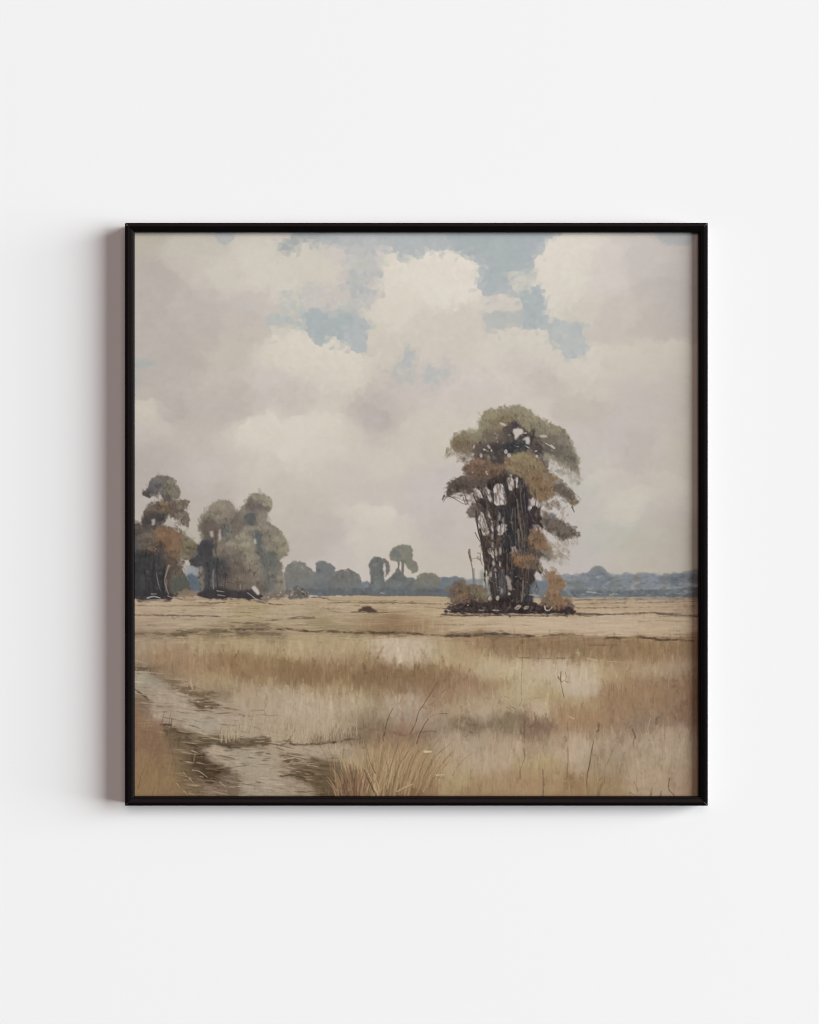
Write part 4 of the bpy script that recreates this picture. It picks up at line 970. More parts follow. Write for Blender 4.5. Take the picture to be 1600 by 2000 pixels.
def left_tree_lines():
    for x, y, r in [(428, 992, 14), (406, 1012, 10), (448, 1010, 11), (504, 975, 13), (522, 990, 9), (488, 1036, 11), (516, 1034, 12), (548, 1058, 12), (472, 1052, 11), (448, 1066, 9), (500, 1090, 9), (484, 1070, 10), (462, 1096, 11), (488, 1112, 11),
                    (502, 1136, 9), (470, 1134, 11), (440, 1120, 9), (436, 1072, 9), (532, 1076, 9), (530, 1122, 8), (546, 1134, 7), (334, 944, 10), (310, 944, 9), (352, 1008, 9), (320, 986, 9), (298, 996, 8), (372, 1066, 10), (286, 1050, 10), (318, 1048, 10), (340, 1074, 10), (352, 1104, 7), (296, 1074, 9)]:
        lobe(x + rng.normal(0, 1), y + rng.normal(0, 1), r)
    for g in ([(411, 1037), (416, 1038), (417, 1046), (413, 1050)], [(428, 1036), (431, 1036), (431, 1055), (428, 1055)], [(498, 1050), (501, 1060), (498, 1062)], [(297, 1016), (302, 1014), (302, 1024), (297, 1026)], [(322, 1022), (330, 1020), (342, 1026), (334, 1030)], [(328, 1008), (331, 1006), (332, 1022), (328, 1024)]):
        gap(g, .85, -6, .6)
    for p, w, c in [([(330, 1104), (324, 1124), (322, 1138), (330, 1162)], 3.4, (150, 132, 115)), ([(326, 1132), (324, 1158)], 2.4, (136, 118, 103)), ([(306, 1118), (309, 1138), (316, 1158)], 2.2, (142, 134, 124)), ([(322, 1108), (319, 1134), (316, 1162)], 4, (46, 44, 45)),
                    ([(302, 1096), (298, 1128), (302, 1164)], 5, (48, 48, 50)), ([(281, 1110), (285, 1130), (284, 1160)], 4, (52, 52, 54)), ([(344, 1016), (348, 1026), (350, 1040)], 1.6, (178, 170, 162)), ([(423, 1036), (421, 1052), (424, 1064), (419, 1080)], 3, (88, 78, 73)), ([(404, 1036), (408, 1048), (413, 1058)], 2.2, (98, 87, 79)),
                    ([(418, 1112), (416, 1130), (418, 1152)], 2.6, (138, 135, 130)), ([(426, 1092), (423, 1120), (426, 1150)], 4, (57, 57, 58)), ([(405, 1100), (409, 1124), (407, 1152)], 4.4, (58, 58, 60)), ([(436, 1104), (441, 1122), (439, 1148)], 3, (66, 64, 64)),
                    ([(469, 1140), (470, 1151)], 2.4, (146, 134, 121)), ([(552, 1116), (555, 1134), (557, 1152)], 2.2, (148, 138, 127)), ([(539, 1130), (542, 1144), (541, 1158)], 2, (124, 116, 106)), ([(521, 1104), (525, 1124), (523, 1150)], 2.4, (98, 99, 96))]:
        stroke(p, w, w * .6, c, .75, bristle=.5)
    for k in range(60):                              # short broken boughs inside the crowns
        x, y = rng.uniform(394, 556), rng.uniform(1000, 1140)
        c = pick(CV, x, y)
        if c.mean() < 160:
            l = rng.uniform(5, 14)
            an = rng.normal(1.3, .5)
            stroke([(x, y), (x + l * .5 * math.cos(an) + rng.normal(0, 1), y + l * .5 * math.sin(an)), (x + l * math.cos(an + .3), y + l * math.sin(an))], rng.uniform(1.2, 2.8), .8, c - rng.uniform(14, 34), .6, bristle=.4)
    fill([(388, 1158), (430, 1150), (470, 1154), (500, 1152), (514, 1172), (480, 1170), (396, 1168)], (62, 57, 58), 2, 4, 1, .8, grain=None, broken=.1)
    fill([(262, 1156), (300, 1152), (330, 1158), (345, 1164), (300, 1170), (262, 1168)], (58, 55, 56), 2, 4, 1, .8, broken=.1)
    fill([(492, 1148), (498, 1146), (506, 1154), (506, 1162), (498, 1157)], (186, 178, 170), .8, 4, 1)
    for p_ in ([(424, 1154), (438, 1156)], [(426, 1162), (440, 1164)], [(484, 1158), (498, 1168)], [(494, 1166), (508, 1174)], [(296, 1160), (306, 1160)], [(328, 1164), (336, 1167)]):
        stroke(p_, 2.2, 1.2, (146, 134, 128), .85)
    stroke([(288, 1168), (300, 1165), (313, 1168)], 3, 2, (152, 154, 154), .9)
    for k in range(46):                              # field colour licking up over the dark feet
        x = rng.uniform(262, 560)
        dab(x, 1172 + rng.normal(0, 2), rng.uniform(4, 12), rng.uniform(.8, 1.8), rng.normal(-.05, .12), np.array((160, 142, 118)) + rng.normal(0, 10), .6)


def paint_left_trees():
    # blue gap between the two groups
    fill([(362, 1112), (378, 1100), (394, 1112), (394, 1156), (362, 1156)], (150, 152, 152), 2, 4, 2)
    fill([(364, 1128), (376, 1122), (394, 1128), (394, 1154), (364, 1154)], (92, 103, 114), 2, 4, 2)
    # first tree: lower mass, middle tiers, cap
    fill([(255, 1030), (276, 1030), (284, 1022), (300, 1030), (322, 1026), (345, 1030), (358, 1036), (372, 1053), (385, 1064), (389, 1071), (380, 1084),
          (366, 1096), (354, 1090), (356, 1110), (362, 1122), (370, 1142), (370, 1158), (350, 1163), (255, 1166)], (92, 82, 74), 2.5, 12, 1, vary=8)
    fill([(352, 1034), (366, 1046), (389, 1070), (380, 1084), (364, 1092), (350, 1084), (344, 1050)], (123, 114, 93), 2, 4, 1, .95, vary=7)
    fill([(300, 1036), (316, 1030), (350, 1038), (354, 1060), (352, 1092), (336, 1088), (326, 1066), (302, 1056)], (128, 100, 78), 3, 12, 1, .95, vary=9)
    fill([(268, 1046), (290, 1036), (304, 1042), (306, 1060), (280, 1068), (266, 1064)], (106, 94, 84), 3, 12, 2, .8)
    fill([(262, 1052), (270, 1056), (272, 1110), (262, 1116)], (80, 82, 84), 2, 12, 2, .8)
    fill([(255, 1092), (280, 1072), (300, 1084), (318, 1092), (322, 1120), (326, 1162), (255, 1166)], (60, 59, 60), 4, 12, 3, .95)
    fill([(300, 1066), (318, 1060), (324, 1080), (306, 1086)], (72, 64, 60), 3, 12, 2, .8)
    fill([(320, 1094), (344, 1094), (356, 1118), (360, 1140), (340, 1150), (322, 1140)], (92, 78, 68), 3, 12, 2, .9)
    fill([(334, 1126), (356, 1122), (368, 1144), (366, 1156), (336, 1158)], (90, 92, 82), 2.5, 12, 2, .9)
    fill([(274, 1126), (286, 1122), (288, 1146), (278, 1152)], (92, 92, 92), 2, 12, 3, .7)
    fill([(277, 1012), (284, 996), (296, 983), (308, 978), (330, 976), (352, 978), (368, 978), (367, 993), (360, 998), (367, 1006), (370, 1020), (362, 1028),
          (346, 1014), (332, 1010), (318, 1012), (306, 1020), (292, 1030), (277, 1032)], (104, 93, 83), 2.2, 4, 1, vary=8)
    fill([(346, 980), (367, 979), (366, 992), (350, 996)], (128, 120, 100), 2, 4, 1, .9)
    fill([(306, 986), (318, 980), (334, 986), (334, 998), (312, 998)], (118, 97, 76), 2, 4, 1, .9)
    fill([(278, 1012), (286, 1002), (304, 1004), (322, 1006), (320, 1024), (302, 1034), (290, 1024), (278, 1030)], (68, 62, 62), 2.5, 4, 1, .9)
    fill([(338, 1000), (356, 998), (368, 1012), (364, 1026), (348, 1014)], (116, 106, 94), 2, 4, 1, .9)
    fill([(262, 1020), (268, 1018), (276, 1030), (272, 1044), (262, 1044)], (78, 70, 72), 2, 4, 1, .8)
    fill([(279, 960), (288, 958), (293, 950), (294, 941), (301, 932), (316, 928), (334, 932), (344, 945), (353, 961), (350, 972), (342, 976), (337, 972), (330, 979), (322, 978),
          (315, 966), (303, 970), (291, 972), (279, 969)], (108, 102, 95), 1.5, 4, 1, vary=6)
    fill([(279, 962), (292, 956), (304, 956), (308, 964), (294, 971), (280, 969)], (78, 69, 70), 1.5, 4, 1, .9)
    fill([(296, 944), (312, 944), (320, 956), (300, 962), (292, 956)], (96, 98, 98), 1.5, 4, 2, .8)
    fill([(320, 946), (338, 942), (350, 960), (344, 970), (324, 960)], (124, 117, 101), 2, 4, 2, .9)
    fill([(312, 968), (330, 966), (336, 976), (324, 980)], (92, 81, 78), 1.5, 4, 1, .9)
    gap([(296, 974), (314, 967), (318, 974), (302, 981)], .9)
    for g in ([(297, 1016), (302, 1014), (302, 1024), (297, 1026)], [(328, 1010), (331, 1008), (333, 1022), (328, 1024)], [(322, 1022), (330, 1020), (342, 1026), (334, 1030), (324, 1028)], [(346, 1022), (350, 1034), (348, 1040), (345, 1030)]):
        gap(g, .8, -6)
    leaves([(262, 1034), (300, 1034), (360, 1042), (386, 1068), (360, 1096), (360, 1130), (262, 1130)], 151, 2.4, [(92, 80, 70), (112, 94, 78), (130, 104, 80), (76, 70, 66), (122, 112, 92), (100, 92, 84)], .55, 1.5)
    leaves([(282, 990), (310, 980), (366, 980), (366, 1020), (340, 1010), (282, 1030)], 72, 2.2, [(96, 84, 76), (118, 106, 90), (76, 66, 64), (128, 116, 96)], .55, 1.5)
    leaves([(294, 942), (316, 930), (340, 942), (350, 966), (320, 972), (284, 966)], 39, 2.4, [(112, 105, 96), (100, 94, 90), (122, 114, 100), (92, 86, 84)], .5, 1)
    for p, w, c in [([(330, 1104), (324, 1124), (322, 1138), (330, 1162)], 3.2, (150, 132, 116)), ([(326, 1132), (324, 1158)], 2.4, (138, 120, 104)), ([(306, 1120), (310, 1142), (314, 1156)], 2.2, (148, 140, 130)),
                    ([(320, 1112), (318, 1160)], 4, (48, 46, 46)), ([(300, 1100), (300, 1164)], 5, (50, 50, 52)), ([(346, 1018), (349, 1038)], 1.6, (182, 174, 166)), ([(331, 1006), (330, 1020)], 1.4, (196, 188, 180))]:
        stroke(p, w, w * .6, c, .9)
    fill([(288, 1162), (298, 1158), (310, 1160), (314, 1168), (300, 1172), (286, 1170)], (72, 68, 70), 1.2, 4, 1)
    stroke([(290, 1168), (300, 1165), (312, 1168)], 2.6, 2, (148, 150, 150), .9)
    stroke([(296, 1160), (306, 1160)], 2, 1.4, (150, 138, 130), .8)
    stroke([(328, 1164), (336, 1166)], 2, 1.4, (156, 146, 132), .8)
    fill([(318, 1166), (330, 1162), (338, 1168), (330, 1174), (318, 1172)], (70, 64, 62), 1.2, 4, 1)
    fill([(345, 1160), (362, 1152), (384, 1154), (398, 1158), (384, 1164), (350, 1168)], (134, 114, 94), 2, 4, 1, .9)

    # second group: two crowns over one skirt
    fill([(386, 1030), (391, 1012), (405, 998), (413, 987), (427, 980), (443, 979), (456, 988), (463, 1002), (470, 992), (479, 986), (482, 980), (487, 970), (500, 964), (516, 966), (528, 972), (533, 994), (524, 999),
          (525, 1018), (541, 1030), (556, 1048), (564, 1067), (562, 1084), (552, 1088), (546, 1096), (552, 1112), (556, 1130), (556, 1158), (540, 1166), (510, 1174), (480, 1170), (396, 1168), (388, 1164), (394, 1150), (388, 1126),
          (394, 1108), (386, 1102), (372, 1104), (371, 1090), (384, 1086), (386, 1074), (398, 1056), (394, 1046)], (133, 125, 111), 2.2, 4, 1, vary=7)
    fill([(404, 1000), (424, 980), (446, 980), (460, 994), (452, 1010), (420, 1012)], (140, 130, 116), 2.5, 12, 3, .8)
    fill([(384, 1086), (386, 1072), (398, 1056), (416, 1056), (418, 1076), (414, 1100), (402, 1112), (392, 1106), (372, 1104), (371, 1090)], (70, 68, 70), 2, 4, 1, .95)
    fill([(398, 1106), (420, 1086), (448, 1088), (454, 1110), (446, 1128), (418, 1122), (410, 1150), (400, 1152)], (74, 74, 75), 2.5, 4, 2, .95)
    fill([(388, 1030), (396, 1018), (410, 1020), (424, 1030), (430, 1050), (418, 1056), (404, 1050), (396, 1040)], (108, 97, 88), 2.5, 4, 1, .85)
    fill([(432, 1024), (446, 1024), (450, 1050), (440, 1058), (431, 1048)], (94, 96, 95), 2, 4, 1, .85)
    fill([(448, 1006), (462, 1004), (476, 1020), (466, 1040), (450, 1036)], (122, 112, 101), 2.5, 4, 2, .8)
    fill([(480, 1004), (496, 1003), (498, 1022), (484, 1026), (478, 1018)], (84, 86, 87), 2, 4, 1, .9)
    fill([(482, 978), (490, 972), (496, 986), (486, 994), (481, 988)], (112, 101, 94), 1.8, 4, 1, .85)
    fill([(494, 986), (512, 984), (514, 992), (498, 996)], (108, 98, 98), 1.5, 4, 1, .8)
    fill([(508, 970), (526, 974), (530, 992), (516, 990)], (146, 138, 118), 2, 4, 2, .8)
    fill([(494, 1042), (508, 1038), (514, 1062), (510, 1080), (500, 1068)], (98, 103, 98), 2, 4, 2, .9)
    fill([(505, 1084), (520, 1076), (538, 1084), (544, 1104), (528, 1112), (512, 1104)], (104, 108, 100), 2.5, 4, 2, .9)
    fill([(502, 1078), (514, 1082), (518, 1104), (506, 1098)], (98, 84, 92), 2, 4, 2, .7)
    fill([(512, 1106), (532, 1106), (540, 1150), (524, 1160), (514, 1132)], (122, 118, 110), 2.5, 4, 3, .8)
    fill([(538, 1080), (562, 1076), (556, 1086), (548, 1094)], (124, 116, 102), 2, 4, 1, .8)
    fill([(536, 1046), (556, 1052), (562, 1074), (540, 1078)], (148, 139, 118), 2.5, 4, 3, .7)
    fill([(430, 1122), (470, 1112), (510, 1132), (516, 1158), (470, 1160), (420, 1152)], (108, 97, 87), 3, 12, 3, .85)
    fill([(418, 1062), (440, 1060), (444, 1078), (430, 1088), (418, 1082)], (128, 116, 102), 2, 4, 2, .9)
    fill([(446, 1090), (470, 1078), (484, 1096), (470, 1120), (448, 1118)], (112, 102, 90), 2.5, 4, 2, .7)
    for p in ([(462, 1052), (476, 1040), (492, 1044), (498, 1066), (478, 1076), (462, 1070)], [(470, 1092), (486, 1076), (500, 1084), (504, 1100), (490, 1112)], [(486, 1122), (500, 1112), (514, 1130), (506, 1148)], [(454, 1132), (470, 1120), (484, 1136), (468, 1148)]):
        fill(p, (146, 137, 119), 2.5, 4, 3, .6)
    fill([(388, 1160), (398, 1150), (430, 1146), (470, 1152), (500, 1150), (512, 1164), (514, 1174), (480, 1170), (396, 1168)], (66, 61, 62), 2, 4, 1, .95)
    fill([(388, 1110), (396, 1112), (400, 1140), (396, 1154), (388, 1140)], (128, 118, 106), 1.6, 4, 1, .8)
    leaves([(390, 1014), (414, 986), (444, 980), (462, 1004), (486, 972), (516, 966), (530, 990), (524, 1018), (560, 1056), (546, 1094), (552, 1150), (470, 1150), (430, 1130), (420, 1060), (392, 1040)], 324, 2.3,
           [(134, 126, 111), (146, 137, 119), (120, 112, 100), (110, 100, 92), (140, 132, 120), (126, 120, 112)], .5, 1.5)
    leaves([(386, 1074), (416, 1058), (450, 1090), (440, 1130), (400, 1150)], 46, 2.3, [(66, 64, 66), (82, 78, 78), (96, 88, 82)], .5, 1.5)
    flatten(262, 920, 575, 1172, 2, .4)
    for g in ([(411, 1037), (416, 1038), (417, 1046), (413, 1050)], [(428, 1036), (431, 1036), (431, 1055), (428, 1055)], [(498, 1050), (501, 1060), (498, 1062)]):
        gap(g, .9)
    for p, w, c in [([(420, 1034), (422, 1060), (420, 1076)], 3, (86, 76, 72)), ([(405, 1040), (410, 1054)], 2, (98, 88, 80)), ([(416, 1116), (417, 1150)], 3, (148, 146, 142)), ([(424, 1092), (425, 1148)], 4, (58, 58, 60)),
                    ([(470, 1140), (470, 1150)], 3, (156, 144, 130)), ([(408, 1108), (410, 1150)], 3, (62, 62, 64)), ([(484, 1013), (489, 1009)], 1.6, (150, 152, 152)), ([(553, 1118), (557, 1150)], 2.4, (154, 144, 134))]:
        stroke(p, w, w * .7, c, .9)
    fill([(492, 1148), (498, 1146), (506, 1154), (506, 1162), (498, 1157)], (184, 176, 168), .8, 4, 1)
    for p in ([(424, 1154), (438, 1156)], [(426, 1162), (440, 1164)], [(484, 1158), (498, 1168)], [(494, 1166), (508, 1174)]):
        stroke(p, 2, 1, (132, 120, 116), .8)
    soften([(262, 1034), (300, 980), (310, 930), (345, 945), (366, 985), (366, 1020), (386, 1068), (360, 1100), (362, 1158), (262, 1158)], 700, 4.5, 2.2, 1.3, .6, .5)
    soften([(388, 1014), (414, 986), (444, 980), (470, 998), (486, 972), (516, 966), (530, 990), (524, 1018), (560, 1056), (546, 1094), (552, 1156), (400, 1156), (374, 1096)], 700, 4, 2.0, 1.2, .6, .35)
    # lit and shaded clumps
    for i, (x, y, r) in enumerate([(430, 992, 13), (408, 1010, 10), (450, 1012, 12), (505, 974, 13), (520, 988, 9), (490, 1036, 12), (520, 1036, 13), (545, 1056, 13), (470, 1050, 12), (455, 1066, 11), (500, 1092, 11), (482, 1068, 11),
                                  (462, 1092, 12), (484, 1106, 12), (498, 1126, 11), (470, 1130, 12), (440, 1134, 12), (510, 1146, 10), (432, 1070, 10), (480, 1150, 9), (534, 1074, 9), (530, 1120, 8), (545, 1130, 8),
                                  (330, 946, 9), (350, 1016, 10), (300, 1000, 8), (372, 1062, 10), (290, 1050, 9), (316, 1050, 10), (340, 1070, 10)]):
        base = pick(CV, x, y - r * .2).copy()
        for k in range(16):
            an = rng.uniform(0, 6.28)
            rr = r * math.sqrt(rng.random())
            dx, dy = rr * math.cos(an), rr * math.sin(an) * .8
            dab(x + dx, y + dy, rng.uniform(2.4, 4.4), rng.uniform(1.6, 2.6), an + 1.57, base + (10 if dy < 0 else -11) + rng.normal(0, 4), .4)
        for k in range(9):
            dab(x + rng.uniform(-r, r), y + r * .85 + rng.normal(0, 1.5), rng.uniform(2.5, 4.5), rng.uniform(1.2, 2.2), rng.normal(0, .4), base * .76 + rng.normal(0, 4), .36)
    for pts, cols in [([(392, 1014), (414, 986), (444, 980), (462, 1004), (450, 1040), (430, 1050), (396, 1044)], [(112, 100, 90), (140, 130, 114), (126, 116, 104), (96, 86, 78)]),
                      ([(486, 972), (516, 966), (530, 990), (524, 1020), (486, 1020)], [(136, 128, 110), (112, 104, 98), (146, 138, 120), (120, 112, 104)]),
                      ([(462, 1040), (520, 1030), (560, 1060), (546, 1094), (500, 1100), (456, 1080)], [(140, 133, 116), (124, 118, 106), (108, 108, 102), (148, 140, 122)]),
                      ([(430, 1090), (500, 1090), (516, 1156), (430, 1150)], [(124, 112, 98), (104, 94, 84), (140, 130, 112), (90, 82, 76)]),
                      ([(512, 1100), (548, 1098), (554, 1156), (520, 1160)], [(118, 116, 106), (134, 126, 112), (104, 104, 98), (142, 132, 116)]),
                      ([(388, 1070), (418, 1058), (450, 1090), (446, 1150), (392, 1150)], [(64, 63, 65), (84, 80, 78), (72, 70, 72), (104, 96, 90)]),
                      ([(264, 1040), (320, 1034), (356, 1046), (354, 1092), (264, 1090)], [(92, 80, 72), (128, 100, 78), (108, 92, 78), (70, 64, 62), (118, 104, 88)]),
                      ([(264, 1090), (356, 1094), (366, 1158), (264, 1160)], [(58, 58, 60), (74, 70, 68), (88, 80, 74), (50, 50, 52), (96, 94, 88)]),
                      ([(282, 990), (310, 980), (366, 980), (366, 1022), (330, 1008), (282, 1028)], [(96, 84, 76), (118, 104, 88), (74, 66, 64), (126, 114, 94)])]:
        brushy(pts, 90, 10, 3.2, 1.35, cols, .45)
    for pts, k in [([(279, 960), (294, 941), (316, 928), (334, 932), (345, 945), (353, 961), (342, 976), (303, 970)], 70), ([(277, 1012), (296, 983), (326, 976), (368, 980), (367, 1003), (332, 1010), (292, 1030)], 90),
                   ([(262, 1030), (322, 1028), (358, 1036), (389, 1071), (354, 1092), (300, 1090), (262, 1080)], 150), ([(386, 1030), (405, 998), (427, 980), (456, 988), (463, 1004), (440, 1030), (410, 1052)], 110),
                   ([(482, 980), (500, 964), (528, 972), (533, 994), (500, 1002)], 60), ([(470, 1030), (500, 1020), (541, 1030), (564, 1067), (552, 1090), (500, 1090), (456, 1070)], 150), ([(450, 1080), (490, 1072), (516, 1110), (520, 1156), (440, 1150)], 140)]:
        model(pts, k, 11, 4.4, 12, -24, .4)
        feather(pts, k // 3, 6, 2.6, .3, .5, 5)
    # the shadier passages of the two crowns, laid over softly
    for pts, c, a in [([(396, 1018), (412, 1012), (430, 1026), (432, 1050), (418, 1058), (402, 1050)], (100, 89, 82), .7), ([(456, 1000), (470, 1002), (474, 1030), (462, 1050), (450, 1044)], (108, 100, 92), .6),
                      ([(428, 1112), (470, 1106), (512, 1130), (516, 1158), (440, 1156)], (100, 88, 80), .6), ([(420, 1058), (446, 1056), (456, 1086), (430, 1092)], (122, 110, 98), .5), ([(446, 1086), (470, 1078), (480, 1100), (460, 1122)], (106, 96, 86), .55),
                      ([(496, 1040), (510, 1040), (516, 1068), (508, 1086), (500, 1066)], (92, 94, 92), .7), ([(505, 1084), (530, 1078), (544, 1100), (534, 1150), (516, 1150), (514, 1110)], (100, 102, 97), .55), ([(478, 1004), (498, 1002), (500, 1024), (482, 1026)], (88, 88, 88), .7),
                      ([(482, 980), (492, 976), (498, 990), (484, 996)], (104, 94, 90), .6), ([(500, 988), (516, 986), (518, 994), (502, 997)], (106, 98, 98), .6), ([(396, 1056), (418, 1056), (416, 1090), (440, 1090), (450, 1120), (414, 1150), (398, 1150), (400, 1108), (376, 1100)], (70, 68, 70), .6),
                      ([(540, 1052), (560, 1056), (562, 1078), (546, 1082)], (150, 141, 120), .5), ([(470, 1050), (490, 1044), (496, 1066), (474, 1074)], (148, 140, 122), .5), ([(426, 984), (450, 984), (458, 1000), (430, 1004)], (146, 137, 121), .5),
                      ([(486, 1080), (502, 1084), (506, 1104), (490, 1108)], (146, 137, 119), .45), ([(476, 1120), (500, 1116), (508, 1140), (484, 1146)], (134, 124, 108), .45),
                      ([(264, 1090), (300, 1084), (324, 1100), (326, 1160), (264, 1162)], (58, 58, 60), .6), ([(280, 1008), (304, 1002), (322, 1010), (300, 1032), (282, 1028)], (68, 62, 62), .6), ([(306, 1036), (340, 1036), (352, 1060), (346, 1086), (326, 1070)], (130, 101, 78), .5)]:
        fill(pts, c, 3, 4, 4, a, vary=8)
        feather(pts, 16, 7, 3, .35, .6, 6)
    # felled timber and stones, right of the group
    fill([(512, 1166), (530, 1158), (552, 1158), (560, 1164), (540, 1172), (516, 1174)], (122, 110, 98), 2, 4, 1, .8)
    fill([(560, 1160), (572, 1152), (580, 1144), (592, 1150), (606, 1160), (600, 1168), (570, 1170)], (100, 94, 90), 1.4, 4, 1, .95)
    stroke([(566, 1150), (576, 1150), (582, 1148)], 3, 2, (158, 149, 139), .8, bristle=.4)
    stroke([(582, 1149), (594, 1157), (608, 1166)], 4, 2, (152, 142, 131), .8, bristle=.4)
    leaves([(560, 1156), (584, 1150), (604, 1164), (572, 1168)], 40, 1.8, [(98, 92, 88), (134, 124, 114), (78, 72, 70), (160, 150, 138)], .7, 2)
    for k in range(26):
        x, y = rng.uniform(524, 572), rng.uniform(1157, 1170)
        dab(x, y, rng.uniform(1.5, 3.5), rng.uniform(1, 2), rng.normal(0, .4), [(170, 160, 148), (112, 100, 90), (140, 128, 114)][rng.integers(3)], .8)
    for p in ([(340, 1168), (370, 1172), (395, 1169)], [(388, 1177), (420, 1178), (440, 1176)], [(272, 1172), (330, 1174)], [(500, 1174), (530, 1180), (556, 1182)], [(610, 1166), (640, 1168)], [(262, 1166), (290, 1168)]):
        drag(p, 2.2, (104, 88, 72), .8)

    left_tree_lines()


def paint_big_tree():
    fill([(918, 872), (960, 850), (1050, 856), (1070, 900), (1062, 960), (1056, 1000), (1056, 1060), (1050, 1090), (950, 1090), (936, 1010), (910, 962), (904, 940), (922, 930), (918, 900)], (80, 70, 65), 3, 12, 1, .95, vary=8)
    # crown: cap, shoulders and the drooping right-hand side
    fill([(886, 857), (895, 846), (910, 841), (924, 843), (932, 842), (938, 822), (947, 805), (962, 798), (977, 801), (992, 797), (1007, 792), (1019, 793), (1034, 801), (1054, 815), (1072, 827), (1092, 832), (1107, 845),
          (1117, 862), (1123, 882), (1133, 900), (1130, 914), (1120, 920), (1109, 908), (1092, 899), (1071, 892), (1056, 890), (1030, 889), (1000, 896), (976, 906), (956, 896), (938, 885), (916, 880), (897, 884), (882, 874)], OLIVE, 2.4, 4, 1, vary=7)
    fill([(884, 860), (900, 850), (925, 850), (926, 872), (905, 882), (888, 876)], (132, 116, 94), 3, 4, 2, .9)
    fill([(958, 822), (985, 812), (1002, 824), (990, 842), (962, 838)], (136, 118, 92), 3, 12, 4, .7)
    fill([(1080, 850), (1104, 850), (1118, 874), (1128, 900), (1112, 905), (1092, 896), (1078, 876)], (122, 116, 106), 3, 12, 4, .85)
    fill([(944, 850), (966, 838), (990, 842), (994, 858), (970, 870), (946, 866)], (118, 105, 88), 3, 12, 3, .8)
    # dark heart under the cap
    fill([(926, 866), (950, 864), (972, 866), (980, 852), (984, 836), (1000, 822), (1012, 824), (1022, 836), (1044, 848), (1060, 862), (1086, 874), (1084, 884), (1068, 884), (1050, 894), (1028, 890), (1000, 892), (982, 908), (962, 906), (956, 888), (928, 886)], (84, 75, 71), 3, 4, 1, .95, vary=8)
    fill([(985, 864), (1004, 861), (1026, 861), (1032, 880), (1008, 888), (984, 882)], COOL, 3, 4, 1, .95)
    fill([(960, 868), (985, 862), (986, 890), (978, 908), (962, 900)], (62, 57, 57), 3, 4, 1, .9)
    fill([(1000, 822), (1010, 822), (1014, 838), (1004, 836)], (72, 60, 66), 2, 4, 1, .9)
    fill([(1018, 848), (1032, 846), (1036, 854), (1022, 856)], (72, 64, 62), 1.6, 4, 1, .9)
    leaves([(890, 852), (912, 842), (940, 830), (962, 800), (1010, 794), (1054, 818), (1100, 842), (1120, 876), (1128, 902), (1090, 894), (1060, 840), (1000, 816), (960, 840), (926, 860), (900, 878)], 259, 2.5,
           [(140, 132, 110), (128, 120, 100), (150, 142, 120), (118, 108, 92), (134, 122, 98)], .5, 1.8)
    leaves([(930, 868), (975, 862), (1010, 836), (1060, 862), (1084, 878), (1040, 888), (980, 902)], 118, 2.2, [(60, 54, 54), (84, 74, 70), (104, 94, 86), (48, 46, 48), (118, 106, 94)], .6, 2)
    # hatched strokes inside the right shoulder
    for _ in range(60):
        x, y = rng.uniform(1030, 1100), rng.uniform(856, 894)
        stroke([(x, y), (x + rng.uniform(5, 12), y + rng.uniform(2, 7))], 1.6, .8, [(142, 132, 120), (70, 62, 58), (110, 102, 92)][rng.integers(3)], .55)
    # drooping wisps
    for _ in range(150):
        t = rng.random()
        x, y = 1078 + 52 * t, 886 + 28 * t + rng.normal(0, 5)
        l = rng.uniform(5, 17)
        stroke([(x, y), (x + l * .3, y + l)], 1.8, .6, np.array((120, 110, 98)) + rng.normal(0, 10), .55)
    for _ in range(40):
        x, y = rng.uniform(1124, 1133), rng.uniform(915, 945)
        dab(x, y, 2.4, 1.6, 1.2, (150, 140, 130), .35)
    for _ in range(90):
        x, y = rng.uniform(872, 912), rng.uniform(872, 888)
        l = rng.uniform(4, 12)
        stroke([(x, y), (x - l * .5 + rng.normal(0, 2), y + l)], 1.5, .5, (128, 114, 98), .45)
    # left bracket of rusty leaves, dark lower wing
    fill([(905, 916), (914, 905), (923, 898), (944, 895), (962, 907), (989, 911), (984, 930), (944, 936), (916, 928)], RUST2, 3, 4, 1, vary=9)
    fill([(922, 899), (944, 895), (952, 908), (930, 912)], (124, 98, 84), 2, 4, 1, .8)
    leaves([(908, 915), (942, 896), (985, 912), (980, 930), (920, 926)], 93, 2.3, [(124, 98, 78), (106, 84, 70), (142, 112, 86), (92, 76, 66), (152, 128, 104)], .65, 2.5)
    fill([(874, 968), (878, 947), (893, 935), (916, 931), (955, 937), (972, 944), (962, 955), (936, 952), (916, 966), (899, 962)], (88, 77, 70), 2.4, 4, 1, vary=8)
    leaves([(878, 950), (896, 937), (950, 940), (930, 954), (905, 962)], 61, 2.2, [(86, 74, 68), (70, 60, 56), (106, 94, 84)], .6, 2)
    for p, w in [([(900, 946), (884, 956), (874, 968), (866, 980)], 2.4), ([(872, 966), (888, 974), (905, 984), (915, 984)], 1.8), ([(880, 960), (890, 966), (912, 968)], 1.4), ([(868, 968), (864, 976)], 4), ([(876, 970), (892, 972), (905, 978)], 1.2)]:
        stroke(p, w, w * .6, (92, 80, 70), .85)
    for _ in range(70):
        x, y = rng.uniform(868, 925), rng.uniform(945, 972)
        stroke([(x, y), (x - rng.uniform(1, 7), y + rng.uniform(1, 6))], 1.4, .6, (100, 88, 78), .5)

    # the bundle of stems
    fill([(956, 938), (985, 925), (1030, 930), (1046, 962), (1056, 1000), (1060, 1040), (1052, 1080), (1060, 1112), (1048, 1130), (1040, 1160), (1044, 1198), (962, 1198), (960, 1160), (950, 1120), (944, 1080), (938, 1040), (934, 1020),
          (926, 1000), (920, 985), (938, 975), (950, 955)], (58, 50, 48), 2.4, 4, 1, vary=8)
